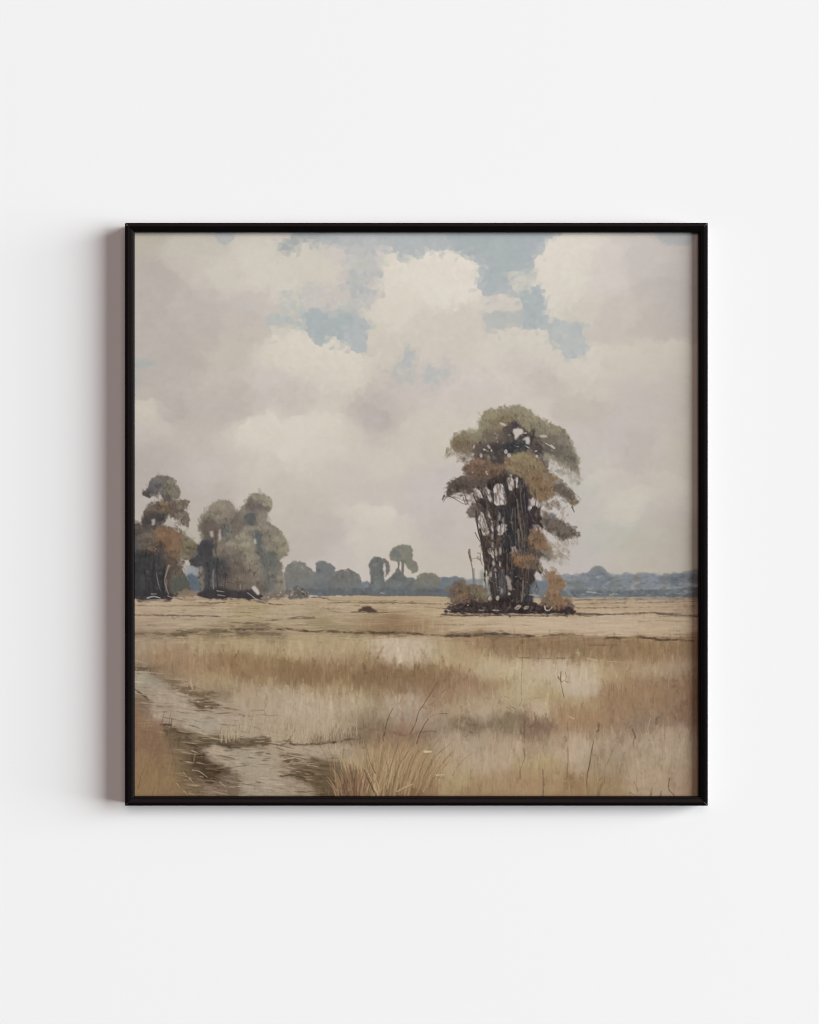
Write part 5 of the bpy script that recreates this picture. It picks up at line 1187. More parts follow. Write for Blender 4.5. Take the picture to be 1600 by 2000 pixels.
    fill([(976, 992), (1000, 985), (1012, 1000), (1010, 1070), (985, 1080), (976, 1050), (990, 1030), (970, 1010)], (48, 50, 53), 3, 4, 2, .9)
    fill([(1020, 940), (1034, 936), (1040, 980), (1044, 1020), (1022, 1024), (1018, 980)], (54, 48, 56), 2, 4, 2, .8)
    fill([(1014, 1060), (1030, 1024), (1036, 1030), (1030, 1062), (1022, 1084)], (48, 54, 58), 2, 4, 2, .85)
    fill([(968, 1128), (980, 1110), (990, 1125), (992, 1155), (976, 1166)], (88, 92, 96), 2, 4, 2, .8)
    fill([(988, 1118), (1008, 1112), (1012, 1136), (992, 1140)], (46, 48, 50), 2, 4, 2, .9)
    fill([(1022, 1150), (1038, 1146), (1042, 1186), (1022, 1186)], (48, 54, 60), 2, 4, 1, .9)
    fill([(938, 1120), (948, 1122), (956, 1180), (940, 1180)], (122, 124, 116), 2, 4, 2, .6)
    # sky through the stems
    gap([(966, 950), (974, 945), (984, 952), (987, 975), (984, 984), (968, 986), (963, 975)])
    for g in ([(990, 938), (996, 930), (1001, 934), (1004, 948), (999, 960), (992, 954)], [(1005, 932), (1010, 930), (1013, 944), (1009, 953), (1005, 948)], [(994, 925), (1002, 926), (1000, 931)]):
        gap(g, .9)
    for g in ([(912, 968), (926, 960), (932, 968), (930, 984), (920, 980)], [(926, 956), (936, 954), (946, 968), (948, 974), (938, 972)], [(946, 952), (956, 956), (960, 966), (958, 980), (950, 970)],
              [(934, 1001), (946, 1000), (950, 1008), (956, 1030), (957, 1042), (948, 1046), (940, 1044), (936, 1024)], [(960, 1018), (965, 1019), (967, 1032), (965, 1042), (960, 1036)],
              [(974, 1030), (982, 1022), (992, 1029), (986, 1038), (976, 1047), (973, 1040)], [(952, 999), (958, 1003), (962, 1016), (955, 1008)], [(955, 1075), (964, 1072), (969, 1082), (969, 1094), (963, 1092)],
              [(1034, 976), (1046, 972), (1056, 978), (1053, 990), (1042, 988), (1036, 998), (1032, 988)]):
        gap(g, .92)
    gap([(912, 988), (926, 996), (934, 1030), (940, 1066), (944, 1100), (936, 1100), (925, 1050), (915, 1010)], .6)
    fill([(915, 992), (926, 985), (942, 990), (936, 1006), (924, 1010), (913, 1005)], (104, 93, 84), 3, 4, 1, .95)
    leaves([(914, 990), (940, 986), (940, 1004), (920, 1008)], 18, 2.2, [(110, 100, 90), (90, 80, 72), (126, 116, 104)], .6, 2)
    leaves([(938, 984), (975, 988), (986, 1010), (960, 1012), (942, 1000)], 28, 2.4, [(74, 62, 58), (92, 78, 72), (58, 48, 52)], .7, 2)
    leaves([(944, 1040), (960, 1036), (978, 1050), (976, 1078), (950, 1072)], 43, 2.4, [(84, 68, 60), (106, 86, 72), (62, 52, 52), (118, 98, 82)], .6, 2)
    leaves([(950, 1098), (972, 1092), (978, 1120), (955, 1122)], 28, 2.2, [(74, 60, 56), (98, 82, 74), (54, 44, 48)], .6, 2)
    soften([(884, 858), (912, 842), (940, 826), (962, 800), (1010, 794), (1054, 818), (1100, 842), (1130, 902), (1060, 892), (1000, 900), (900, 880)], 900, 4.6, 2.2, 0.9, .7, .5)
    brushy([(886, 860), (912, 844), (940, 830), (962, 804), (1010, 797), (1054, 820), (1030, 836), (1000, 820), (960, 846), (926, 868), (900, 876)], 170, 12, 4, .7, [(138, 128, 106), (126, 114, 94), (146, 138, 118), (116, 104, 88), (132, 116, 92)], .45)
    brushy([(1054, 822), (1100, 846), (1118, 876), (1130, 904), (1092, 896), (1066, 880), (1040, 846)], 150, 12, 3.6, .95, [(130, 124, 108), (114, 106, 96), (104, 96, 88), (138, 132, 116), (92, 84, 78)], .45)
    brushy([(928, 868), (975, 862), (1010, 838), (1060, 862), (1070, 882), (1040, 888), (980, 902)], 110, 9, 3, .8, [(60, 54, 53), (78, 68, 64), (50, 48, 50), (96, 86, 78)], .55)
    for g in ([(966, 950), (974, 945), (984, 952), (987, 975), (984, 984), (968, 986), (963, 975)], [(897, 892), (914, 884), (926, 890), (916, 904), (902, 910)]):
        gap(g, .9)
    for pts, k in [([(882, 866), (895, 846), (924, 842), (938, 822), (960, 830), (950, 862), (916, 880)], 120), ([(938, 830), (947, 805), (992, 797), (1034, 801), (1054, 816), (1020, 826), (1000, 822), (960, 838)], 120),
                   ([(1034, 801), (1072, 827), (1107, 845), (1123, 882), (1133, 905), (1092, 899), (1056, 880), (1040, 846)], 160), ([(878, 947), (893, 935), (955, 938), (962, 955), (916, 964), (880, 966)], 80)]:
        model(pts, k, 12, 5, 8, -26, .4)
        feather(pts, k // 3, 8, 2.8, .3, .5, 5)
    flatten(860, 780, 1140, 1205, 2, .3)
    # individual stems, light and dark
    for p, w, c, a in [
            ([(930, 998), (934, 1034), (942, 1066), (947, 1100), (948, 1140), (950, 1165)], 3, (66, 56, 50), .95), ([(938, 1034), (945, 1064), (950, 1098), (958, 1140), (964, 1180)], 4.4, (62, 52, 46), .95),
            ([(928, 1040), (934, 1052), (938, 1058)], 1.6, (84, 72, 62), .9), ([(946, 1000), (952, 1020), (960, 1046), (966, 1080), (972, 1130), (976, 1180)], 4, (64, 54, 50), .95),
            ([(962, 1008), (967, 1040), (972, 1080), (974, 1120)], 3.4, (66, 56, 52), .9), ([(972, 1008), (971, 1040), (970, 1070)], 2.6, (84, 74, 68), .85), ([(940, 960), (950, 985), (960, 1010)], 3, (74, 64, 58), .9),
            ([(925, 966), (935, 990), (945, 1002)], 3, (78, 68, 60), .9), ([(934, 952), (950, 975), (958, 990)], 2.2, (78, 66, 60), .9), ([(945, 950), (955, 968)], 1.6, (78, 66, 60), .9), ([(960, 940), (964, 975), (960, 1000)], 3.4, (70, 60, 54), .9),
            ([(1010, 976), (1014, 1010), (1019, 1040), (1023, 1068)], 3.2, (118, 106, 98), .9), ([(1016, 940), (1018, 980), (1024, 1030), (1024, 1062)], 2.4, (98, 88, 80), .85), ([(1012, 1034), (1014, 1060), (1016, 1078)], 3.2, (128, 112, 100), .9),
            ([(1022, 936), (1025, 975), (1028, 1010)], 1.6, (106, 94, 86), .8), ([(1030, 946), (1033, 975)], 1.6, (92, 82, 78), .7), ([(1006, 940), (1008, 985), (1010, 1030)], 3, (46, 40, 40), .9),
            ([(975, 1096), (977, 1106)], 2.2, (190, 180, 172), .9), ([(968, 1120), (969, 1128)], 1.8, (180, 172, 170), .8), ([(983, 1074), (986, 1082), (990, 1074)], 2.0, (112, 100, 90), .8), ([(986, 1080), (988, 1120), (990, 1160), (986, 1196)], 3, (50, 42, 40), .9),
            ([(1022, 1134), (1021, 1160), (1018, 1178)], 3.4, (120, 104, 94), .85), ([(1008, 1150), (1010, 1190)], 2, (84, 70, 62), .7), ([(960, 1120), (966, 1150), (970, 1180)], 2.2, (98, 88, 82), .7), ([(984, 1180), (986, 1194)], 3, (108, 92, 84), .7),
            ([(1036, 1035), (1037, 1060)], 2, (132, 108, 92), .8), ([(1046, 990), (1048, 1020)], 2.6, (76, 62, 64), .8), ([(1040, 990), (1040, 1018)], 2, (62, 54, 58), .8), ([(1052, 972), (1052, 990)], 2, (146, 132, 122), .7), ([(953, 1112), (960, 1140)], 2.2, (58, 48, 44), .9),
            ([(946, 1120), (948, 1165)], 2.4, (60, 52, 46), .9), ([(992, 1040), (996, 1080), (998, 1130)], 3, (40, 38, 40), .9)]:
        stroke(p, w, w * .75, c, a)
    # shade drawn back under the cap and the boughs
    for pts, c, a in [([(884, 868), (912, 862), (936, 868), (930, 884), (900, 884)], (112, 96, 80), .6), ([(944, 848), (974, 840), (992, 846), (984, 866), (950, 868)], (104, 92, 82), .6), ([(1060, 866), (1084, 856), (1112, 880), (1126, 904), (1096, 898), (1072, 886)], (104, 97, 90), .6),
                      ([(1040, 838), (1070, 846), (1086, 866), (1060, 866)], (118, 109, 94), .5), ([(1000, 908), (1024, 912), (1040, 936), (1034, 950), (1016, 930)], (112, 96, 78), .55), ([(1050, 948), (1076, 940), (1076, 970), (1052, 974)], (112, 90, 72), .55),
                      ([(920, 920), (960, 916), (984, 920), (976, 934), (930, 932)], (94, 78, 68), .55), ([(1000, 800), (1022, 797), (1050, 818), (1030, 824), (1004, 812)], (150, 141, 119), .4), ([(948, 806), (975, 804), (980, 816), (952, 822)], (146, 136, 112), .4)]:
        fill(pts, c, 3, 4, 5, a, vary=8)
        feather(pts, 16, 8, 3, .35, .6, 6)
    # broken brushwork among the stems
    for k in range(230):
        x, y = rng.uniform(940, 1050), rng.uniform(940, 1192)
        c = pick(CV, x, y)
        if c.mean() < 95:
            l = rng.uniform(5, 20)
            t = rng.random()
            col = np.array((44, 40, 41) if t < .45 else ((86, 72, 64) if t < .8 else ((116, 102, 92) if t < .93 else (60, 66, 72))), float) + rng.normal(0, 6)
            stroke([(x, y), (x + rng.normal(0, 1.5), y + l * .5), (x + rng.normal(1, 2), y + l)], rng.uniform(1, 3.4), .8, col, .6)
    for k in range(60):
        x, y = rng.uniform(944, 1046), rng.uniform(1100, 1192)
        if pick(CV, x, y).mean() < 90:
            dab(x, y, rng.uniform(1, 2.6), rng.uniform(.8, 2), rng.uniform(0, 3), np.array((150, 138, 126)) + rng.normal(0, 14), .5)
    for k in range(45):
        x, y = rng.uniform(925, 1090), rng.uniform(836, 905)
        if pick(CV, x, y).mean() < 105:
            dab(x, y, rng.uniform(1.2, 3.4), rng.uniform(.8, 1.6), rng.normal(.4, .8), np.array((166, 154, 144)) + rng.normal(0, 14), .5)
    # thin sapling on the left
    for p, w in [([(915, 1078), (919, 1094), (923, 1112), (926, 1145)], 2.4), ([(938, 1080), (939, 1096), (943, 1104)], 1.4), ([(922, 1092), (932, 1090), (942, 1098)], 1.0)]:
        stroke(p, w, w * .8, (118, 102, 88), .85)
    for p in ([(917, 1074), (918, 1090)], [(918, 1086), (921, 1096)]):
        stroke(p, 4.5, 3, (118, 104, 92), .8)
    stroke([(925, 1112), (926, 1146)], 5, 6, (112, 116, 114), .5)
    leaves([(936, 1080), (944, 1078), (944, 1104), (938, 1104)], 9, 1.8, [(124, 108, 92), (148, 136, 118)], .6, 2)
    # ochre boughs on the right of the stems
    fill([(992, 897), (1005, 890), (1016, 884), (1037, 885), (1054, 896), (1064, 911), (1062, 923), (1080, 926), (1095, 936), (1109, 949), (1117, 960), (1120, 974), (1133, 976), (1122, 990), (1104, 976), (1087, 963), (1074, 973),
          (1060, 980), (1044, 974), (1036, 964), (1030, 949), (1018, 930), (992, 920), (985, 906)], (136, 119, 91), 2.4, 4, 1, vary=8)
    fill([(1035, 930), (1060, 922), (1076, 930), (1078, 955), (1072, 974), (1052, 978), (1036, 962), (1030, 946)], (130, 103, 79), 3, 4, 2, .85)
    fill([(1086, 936), (1104, 946), (1116, 962), (1120, 976), (1106, 976), (1090, 962), (1080, 956)], (98, 88, 82), 3, 4, 1, .9)
    fill([(1005, 888), (1022, 884), (1038, 890), (1036, 896), (1008, 896)], (140, 132, 98), 2, 4, 2, .8)
    fill([(988, 900), (1000, 893), (1002, 904), (990, 908)], (146, 114, 90), 2, 4, 1, .8)
    fill([(1034, 946), (1046, 944), (1048, 956), (1038, 958)], (146, 110, 80), 2, 4, 1, .7)
    leaves([(992, 898), (1036, 886), (1062, 912), (1080, 928), (1076, 970), (1050, 974), (1020, 930), (992, 918)], 151, 2.4, [(140, 124, 94), (126, 108, 84), (148, 134, 106), (116, 96, 76), (136, 106, 80)], .6, 1.8)
    leaves([(1084, 936), (1108, 950), (1130, 976), (1122, 986), (1100, 974), (1084, 958)], 39, 2.2, [(98, 88, 82), (116, 106, 98), (82, 72, 68)], .65, 2.4)
    for p, w in [([(1100, 970), (1115, 982), (1120, 992)], 2), ([(1117, 990), (1122, 1000)], 3), ([(1128, 968), (1135, 976)], 1.2), ([(1126, 978), (1132, 982)], 1.2)]:
        stroke(p, w, w * .6, (98, 88, 80), .8)
    soften([(908, 915), (942, 896), (1036, 886), (1062, 912), (1096, 938), (1118, 976), (1050, 974), (1020, 930), (920, 928)], 520, 4.6, 2.2, 0.9, .7, .5)
    brushy([(1000, 892), (1036, 886), (1062, 912), (1080, 930), (1074, 970), (1050, 974), (1024, 930), (992, 918)], 170, 12, 4, 1.1, [(140, 124, 96), (120, 102, 82), (112, 92, 74), (130, 118, 96), (100, 88, 78)], .45)
    brushy([(908, 914), (942, 898), (985, 910), (980, 930), (920, 926)], 80, 9, 3, .9, [(122, 96, 78), (100, 82, 70), (138, 110, 88), (84, 72, 64)], .5)
    # dark sprays beneath
    fill([(1058, 1008), (1072, 1003), (1086, 1010), (1096, 1016), (1115, 1028), (1125, 1036), (1132, 1050), (1122, 1046), (1112, 1052), (1096, 1053), (1080, 1044), (1064, 1034)], (104, 93, 83), 3, 4, 1, .95, vary=9)
    leaves([(1060, 1008), (1085, 1010), (1125, 1036), (1128, 1050), (1096, 1052), (1064, 1032)], 75, 2.3, [(104, 92, 82), (84, 74, 68), (126, 114, 102), (74, 66, 62)], .65, 2.6)
    fill([(1074, 1003), (1084, 1004), (1086, 1012), (1076, 1012)], (112, 114, 116), 2, 4, 1, .8)
    for _ in range(60):
        x, y = rng.uniform(1085, 1128), rng.uniform(1048, 1062)
        stroke([(x, y), (x + rng.uniform(1, 5), y + rng.uniform(4, 10))], 1.4, .5, (140, 128, 114), .4)
    for _ in range(60):
        x, y = rng.uniform(1070, 1112), rng.uniform(1062, 1092)
        dab(x, y, 4, 2.2, .5, (164, 154, 136), .4)
    for p in ([(1094, 1080), (1106, 1088), (1112, 1094)], [(1072, 1058), (1090, 1072)]):
        stroke(p, 5, 2, (150, 140, 122), .6)
    # rust-coloured clumps low down
    fill([(1036, 1036), (1046, 1032), (1056, 1032), (1066, 1046), (1072, 1062), (1079, 1080), (1064, 1080), (1044, 1076), (1032, 1070), (1033, 1052)], (130, 102, 81), 2.4, 4, 1, vary=8)
    fill([(1034, 1074), (1058, 1078), (1080, 1082), (1080, 1092), (1064, 1092), (1040, 1082)], (84, 80, 77), 2.4, 4, 1, .95)
    fill([(1070, 1062), (1078, 1070), (1080, 1084), (1072, 1080)], (140, 130, 108), 2, 4, 1, .8)
    gap([(1042, 1028), (1048, 1026), (1062, 1036), (1076, 1048), (1068, 1048), (1056, 1040), (1048, 1036)], .9, 4)
    stroke([(1042, 1026), (1052, 1030)], 4, 3, (112, 124, 138), .8)
    fill([(998, 1084), (1002, 1072), (1009, 1078), (1020, 1084), (1040, 1081), (1044, 1100), (1036, 1112), (1022, 1110), (1010, 1106), (998, 1100)], (138, 104, 77), 2.6, 4, 1, vary=8)
    fill([(1026, 1090), (1044, 1084), (1056, 1092), (1058, 1112), (1046, 1116), (1034, 1106)], (104, 92, 83), 2.6, 4, 1, .9)
    leaves([(1036, 1038), (1058, 1034), (1076, 1076), (1040, 1072)], 54, 2.3, [(132, 104, 80), (116, 92, 74), (148, 120, 96), (124, 112, 96)], .6, 1.6)
    leaves([(1000, 1084), (1040, 1082), (1052, 1108), (1008, 1106)], 54, 2.3, [(140, 106, 78), (122, 92, 70), (150, 120, 92), (100, 86, 76)], .6, 2)
    gap([(999, 1069), (1008, 1070), (1009, 1080), (1004, 1078)], .8, -10)
    # right side: open sky beside the foot, thin leaning stems, rusty bush
    gap([(1056, 1092), (1080, 1096), (1100, 1100), (1100, 1120), (1080, 1118), (1062, 1112), (1054, 1100)], .9)
    for p in ([(1050, 1104), (1058, 1116), (1066, 1128)], [(1055, 1100), (1064, 1118)]):
        stroke(p, 3.5, 2.5, (140, 130, 110), .8)
    fill([(1040, 1138), (1060, 1134), (1080, 1140), (1080, 1166), (1040, 1166)], (108, 116, 124), 2, 4, 2, .85)
    fill([(1044, 1118), (1050, 1116), (1060, 1130), (1054, 1134), (1046, 1130)], (190, 182, 176), 1.2, 4, 1, .95)
    fill([(1064, 1120), (1078, 1115), (1088, 1122), (1100, 1130), (1105, 1144), (1094, 1156), (1098, 1166), (1114, 1170), (1120, 1186), (1116, 1198), (1060, 1196), (1056, 1172), (1068, 1156), (1072, 1138)], (134, 106, 82), 2.6, 4, 1, vary=9)
    fill([(1058, 1168), (1076, 1164), (1084, 1182), (1064, 1188)], (112, 100, 84), 2, 4, 2, .85)
    fill([(1104, 1174), (1118, 1176), (1120, 1192), (1106, 1190)], (92, 78, 74), 2.4, 4, 1, .9)
    leaves([(1066, 1120), (1086, 1118), (1104, 1140), (1094, 1160), (1116, 1178), (1100, 1192), (1064, 1186), (1074, 1148)], 108, 2.3, [(136, 108, 82), (120, 94, 76), (150, 122, 96), (104, 86, 72), (140, 116, 90)], .6, 2)
    stroke([(1036, 1161), (1052, 1164)], 3.5, 2, (168, 148, 130), .9)
    # left bush
    fill([(878, 1152), (884, 1142), (890, 1136), (900, 1134), (910, 1140), (918, 1144), (935, 1144), (946, 1150), (956, 1164), (962, 1182), (930, 1192), (896, 1192), (874, 1196), (884, 1182), (880, 1168)], (108, 92, 80), 2.8, 4, 1, vary=9)
    fill([(896, 1146), (910, 1144), (914, 1166), (904, 1176), (896, 1162)], (132, 103, 78), 2.4, 4, 1, .85)
    fill([(926, 1150), (944, 1150), (950, 1166), (930, 1166)], (130, 124, 94), 2.4, 4, 1, .8)
    leaves([(880, 1148), (900, 1136), (945, 1150), (958, 1176), (890, 1186)], 118, 2.3, [(110, 94, 80), (92, 78, 70), (130, 104, 80), (126, 118, 92), (76, 64, 58)], .6, 2.5)
    soften([(1036, 1038), (1058, 1034), (1076, 1076), (1050, 1110), (1000, 1106), (1000, 1084)], 260, 4, 2, 1.2, .7, .5)
    soften([(1066, 1120), (1086, 1118), (1104, 1140), (1116, 1186), (1064, 1186)], 200, 4, 2, 1.2, .7, .5)
    soften([(880, 1148), (900, 1136), (945, 1150), (958, 1180), (890, 1186)], 240, 4, 2, 1.0, .7, .5)
    for pts, k in [([(992, 897), (1016, 884), (1054, 896), (1080, 926), (1078, 970), (1044, 974), (1018, 930)], 170), ([(905, 916), (923, 898), (962, 905), (989, 911), (980, 932), (920, 928)], 90), ([(1080, 926), (1109, 949), (1133, 976), (1104, 976), (1084, 960)], 60),
                   ([(1058, 1008), (1086, 1010), (1125, 1036), (1130, 1050), (1096, 1053), (1064, 1034)], 90), ([(1034, 1036), (1056, 1032), (1078, 1078), (1044, 1078)], 80), ([(998, 1084), (1040, 1081), (1050, 1108), (1010, 1106)], 80),
                   ([(1064, 1120), (1088, 1120), (1105, 1144), (1096, 1166), (1118, 1188), (1062, 1190), (1072, 1146)], 110), ([(878, 1150), (900, 1134), (946, 1150), (960, 1180), (884, 1188)], 110)]:
        model(pts, k, 10, 4, 12, -28, .45)
        feather(pts, k // 3, 6, 2.6, .35, .4, 6)
    # warm leaf scraps and slim stems through the dark middle
    for k in range(90):
        x, y = rng.uniform(942, 1050), rng.uniform(990, 1150)
        if pick(CV, x, y).mean() < 90:
            dab(x, y, rng.uniform(2, 5), rng.uniform(1.2, 2.6), rng.normal(1, .6), np.array([(104, 82, 66), (92, 78, 68), (122, 96, 76), (76, 70, 66)][rng.integers(4)]) + rng.normal(0, 6), .55)
    for k in range(34):
        x = rng.uniform(944, 1046)
        y = rng.uniform(985, 1110)
        l = rng.uniform(30, 85)
        d = (x - 985) * .08
        c = np.array([(112, 98, 88), (96, 82, 72), (128, 114, 102), (84, 72, 64)][rng.integers(4)]) + rng.normal(0, 5)
        if pick(CV, x, y).mean() < 95:
            stroke([(x, y), (x - d * .3 + rng.normal(0, 1), y + l * .5), (x - d + rng.normal(0, 1.5), y + l)], rng.uniform(1, 2.2), 1, c, .6, bristle=.3)
    brushy([(956, 938), (1030, 932), (1048, 980), (1050, 1060), (1050, 1110), (1040, 1190), (966, 1190), (946, 1090), (930, 1010)], 330, 20, 4, 1.5, [(86, 74, 66), (70, 60, 54), (102, 88, 77), (54, 48, 48), (94, 78, 66), (62, 60, 62)], .5, .18)
    for k in range(16):                              # slivers of sky between the stems
        x, y = rng.uniform(942, 985), rng.uniform(1000, 1160)
        l = rng.uniform(6, 18)
        w = rng.uniform(1.2, 2.8)
        gap([(x - w, y), (x, y - l * .5), (x + w, y), (x + w * .6, y + l * .5), (x - w * .4, y + l * .4)], .7, -8, .6)
    for k in range(20):                              # twigs across the openings
        x, y = [(975, 965), (997, 945), (920, 974), (940, 966), (946, 1022), (982, 1035), (1044, 984), (1012, 846), (962, 1084)][k % 9]
        x, y = x + rng.normal(0, 8), y + rng.normal(0, 8)
        an = rng.normal(1.45, .25)
        l = rng.uniform(5, 13)
        stroke([(x - math.cos(an) * l, y - math.sin(an) * l), (x + rng.normal(0, 1), y), (x + math.cos(an) * l, y + math.sin(an) * l)], 1.5, .8, (76, 64, 58), .75)
    # dark foot with pale scraps
    fill([(868, 1194), (880, 1184), (905, 1178), (930, 1176), (958, 1176), (975, 1168), (1000, 1174), (1040, 1176), (1060, 1184), (1090, 1190), (1112, 1186), (1122, 1194), (1116, 1202), (1060, 1200), (1000, 1199), (930, 1201), (882, 1199)], (54, 45, 44), 2.6, 4, 1, .95, vary=8)
    leaves([(872, 1192), (930, 1180), (1040, 1178), (1110, 1190), (1100, 1200), (900, 1198)], 93, 1.9, [(54, 44, 44), (78, 66, 58), (40, 34, 38), (104, 90, 76), (62, 48, 54)], .6, 2)
    for x, y, lx, ly, an in [(1012, 1186, 8, 3.6, -.5), (1028, 1187, 6, 3, -.5), (957, 1169, 3.4, 4.5, .3), (972, 1168, 3.2, 4.8, .1), (995, 1160, 3.4, 3, 0), (968, 1192, 9, 1.4, .05), (940, 1192, 6, 1.3, .1), (1000, 1199, 14, 1, 0),
                             (876, 1192, 6, 1.6, .3), (914, 1182, 2, 1.4, 0), (1064, 1164, 2, 1.4, 0)]:
        dab(x, y, lx, ly, an, (168, 157, 144), .9)
        if lx > 5 and ly > 2:
            dab(x + 1, y, lx * .5, ly * .35, an, (120, 108, 98), .7)
    stroke([(1064, 1184), (1066, 1191), (1072, 1192), (1078, 1186)], 3, 2, (176, 166, 156), .9)
    fill([(988, 1128), (994, 1126), (1000, 1144), (999, 1153), (993, 1150)], (158, 146, 136), 1.2, 4, 1, .9)
    # paper-white flecks in the crown
    gap([(1004, 838), (1012, 836), (1022, 842), (1016, 850), (1009, 857), (1005, 848)], .95)
    gap([(1024, 856), (1036, 857), (1032, 868), (1027, 862)], .9)
    for x, y, lx, ly, an in [(1061, 852, 7, 3, .05), (983, 829, 7, 2.6, .4), (988, 882, 3.4, 5, .2), (994, 890, 4, 4, 0), (955, 873, 2.4, 4.2, -.6), (940, 890, 3, 4.4, 0), (1047, 881, 3.4, 2, -.3), (1049, 891, 3, 3, 0), (1080, 873, 6, 2.6, .7),
                             (946, 878, 3, 2, .5), (960, 880, 2, 3, 0), (926, 872, 1.6, 4, .3), (1070, 868, 7, 1.2, .5), (913, 902, 4, 4, 0), (1026, 846, 4, 1.6, 0), (923, 924, 2.4, 4, .2), (951, 924, 2.4, 4.4, -.3), (1030, 873, 6, 1.2, .5), (1010, 940, 1.5, 6, .1), (1050, 985, 2, 5, 0), (1036, 992, 3, 3, 0)]:
        dab(x, y, lx, ly, an, np.array((190, 181, 173)) + rng.normal(0, 6), .75)
    for x, y, r in [(905, 856, 12), (960, 816, 13), (990, 812, 12), (1014, 806, 13), (1044, 826, 12), (1080, 850, 13), (1100, 868, 12), (1114, 890, 10), (1010, 900, 13), (1034, 906, 13), (1050, 930, 12), (1066, 950, 12), (1088, 944, 10),
                    (938, 906, 11), (962, 918, 11), (928, 920, 9), (900, 945, 10), (930, 946, 10), (1050, 1050, 11), (1062, 1070, 9), (1016, 1094, 11), (1036, 1094, 9), (1080, 1030, 10), (1104, 1040, 9), (1084, 1132, 10), (1080, 1160, 10), (1098, 1180, 9), (900, 1152, 10), (930, 1160, 10), (1104, 958, 8)]:
        lobe(x + rng.normal(0, 1), y + rng.normal(0, 1), r, 14, 30, .5)
    for k in range(60):                              # field colour over the foot, and brush breaking its outline
        x = rng.uniform(866, 1124)
        dab(x, 1201 + rng.normal(0, 1.6), rng.uniform(5, 14), rng.uniform(.8, 1.8), rng.normal(0, .1), np.array((164, 146, 121)) + rng.normal(0, 10), .6)
    brushy([(872, 1190), (884, 1172), (960, 1172), (1060, 1180), (1116, 1180), (1116, 1194), (1000, 1196), (890, 1196)], 150, 9, 3, -.4, [(62, 52, 50), (88, 74, 66), (112, 92, 76), (48, 42, 43), (100, 86, 74)], .6, .9, 2.5)
    for p in ([(862, 1200), (900, 1202), (980, 1201)], [(1000, 1202), (1070, 1203), (1130, 1200)], [(1110, 1196), (1140, 1199), (1170, 1200)]):
        drag(p, 3.2, (84, 70, 60), .7)
    # thin passages that tie the leaf masses together
    leaves([(1058, 888), (1090, 898), (1112, 912), (1096, 926), (1070, 916)], 70, 3, [(150, 142, 126), (134, 126, 110), (160, 152, 138)], .35, 5, 1.0)
    leaves([(1058, 976), (1090, 976), (1110, 1000), (1080, 1010), (1058, 1006)], 60, 3, [(120, 106, 92), (140, 128, 114), (104, 92, 82)], .4, 5, .9)
    leaves([(895, 886), (925, 884), (930, 900), (905, 910)], 44, 2.6, [(120, 104, 88), (140, 128, 112), (102, 88, 76)], .4, 4, .9)
    leaves([(902, 925), (920, 920), (930, 936), (905, 940)], 36, 2.6, [(112, 94, 80), (92, 80, 72)], .45, 4, .9)
    leaves([(904, 962), (930, 960), (936, 990), (915, 990)], 36, 2.4, [(104, 92, 82), (88, 76, 68)], .4, 5, 1.2)
    leaves([(1060, 1080), (1100, 1070), (1112, 1092), (1080, 1106)], 40, 3.2, [(150, 140, 124), (164, 154, 138), (128, 112, 96)], .35, 6, .6)
    leaves([(1100, 905), (1130, 912), (1132, 945), (1120, 940)], 40, 2.8, [(140, 132, 120), (154, 146, 134)], .3, 4, 1.2)
    # ragged twigs where leaf meets sky
    for _ in range(110):
        x, y = rng.uniform(880, 1000), rng.uniform(880, 945)
        if pick(CV, x, y).mean() < 120:
            l = rng.uniform(3, 9)
            a_ = rng.uniform(0, 6.3)
            stroke([(x, y), (x + l * math.cos(a_), y + l * math.sin(a_))], 1.2, .5, (84, 72, 64), .5)


def paint_all():
    global SKYREF
    paint_sky()
    SKYREF = CV.copy()
    paint_far()
    paint_ground()
    paint_ground_marks()
    paint_grasses()
    paint_left_trees()
    paint_big_tree()
    sl = (slice(780 - PY0, 1205 - PY0), slice(0, PW))
    dk = np.clip((172 - CV[sl].mean(-1)) / 20, 0, 1)
    CV[sl] += (dk * (3 * WX[4][sl] + 3 * VX[sl]))[..., None]
    CV[:] += 0.4 * (CV - box(CV, 1))             # keep the touches crisp
    lum = CV.mean(-1, keepdims=True)             # earthier darks
    CV[:] = lum + (CV - lum) * (0.80 + 0.20 * np.clip((lum - 60) / 80, 0, 1))


# ------------------------------------------------------------------ materials
def material(name):
    m = bpy.data.materials.new(name)
    m.use_nodes = True
    nt = m.node_tree
    return m, nt, nt.nodes['Principled BSDF']


def wall_material():
    m, nt, b = material('wall_paint')
    b.inputs['Base Color'].default_value = (0.82, 0.82, 0.82, 1)
    b.inputs['Roughness'].default_value = 0.9
    b.inputs['Specular IOR Level'].default_value = 0.0
    tc = nt.nodes.new('ShaderNodeTexCoord')
    n = nt.nodes.new('ShaderNodeTexNoise')
    n.inputs['Scale'].default_value = 420
    n.inputs['Detail'].default_value = 3
    bump = nt.nodes.new('ShaderNodeBump')
    bump.inputs['Strength'].default_value = 0.03
    bump.inputs['Distance'].default_value = 0.0004
    nt.links.new(tc.outputs['Object'], n.inputs['Vector'])
    nt.links.new(n.outputs['Fac'], bump.inputs['Height'])
    nt.links.new(bump.outputs['Normal'], b.inputs['Normal'])
    return m


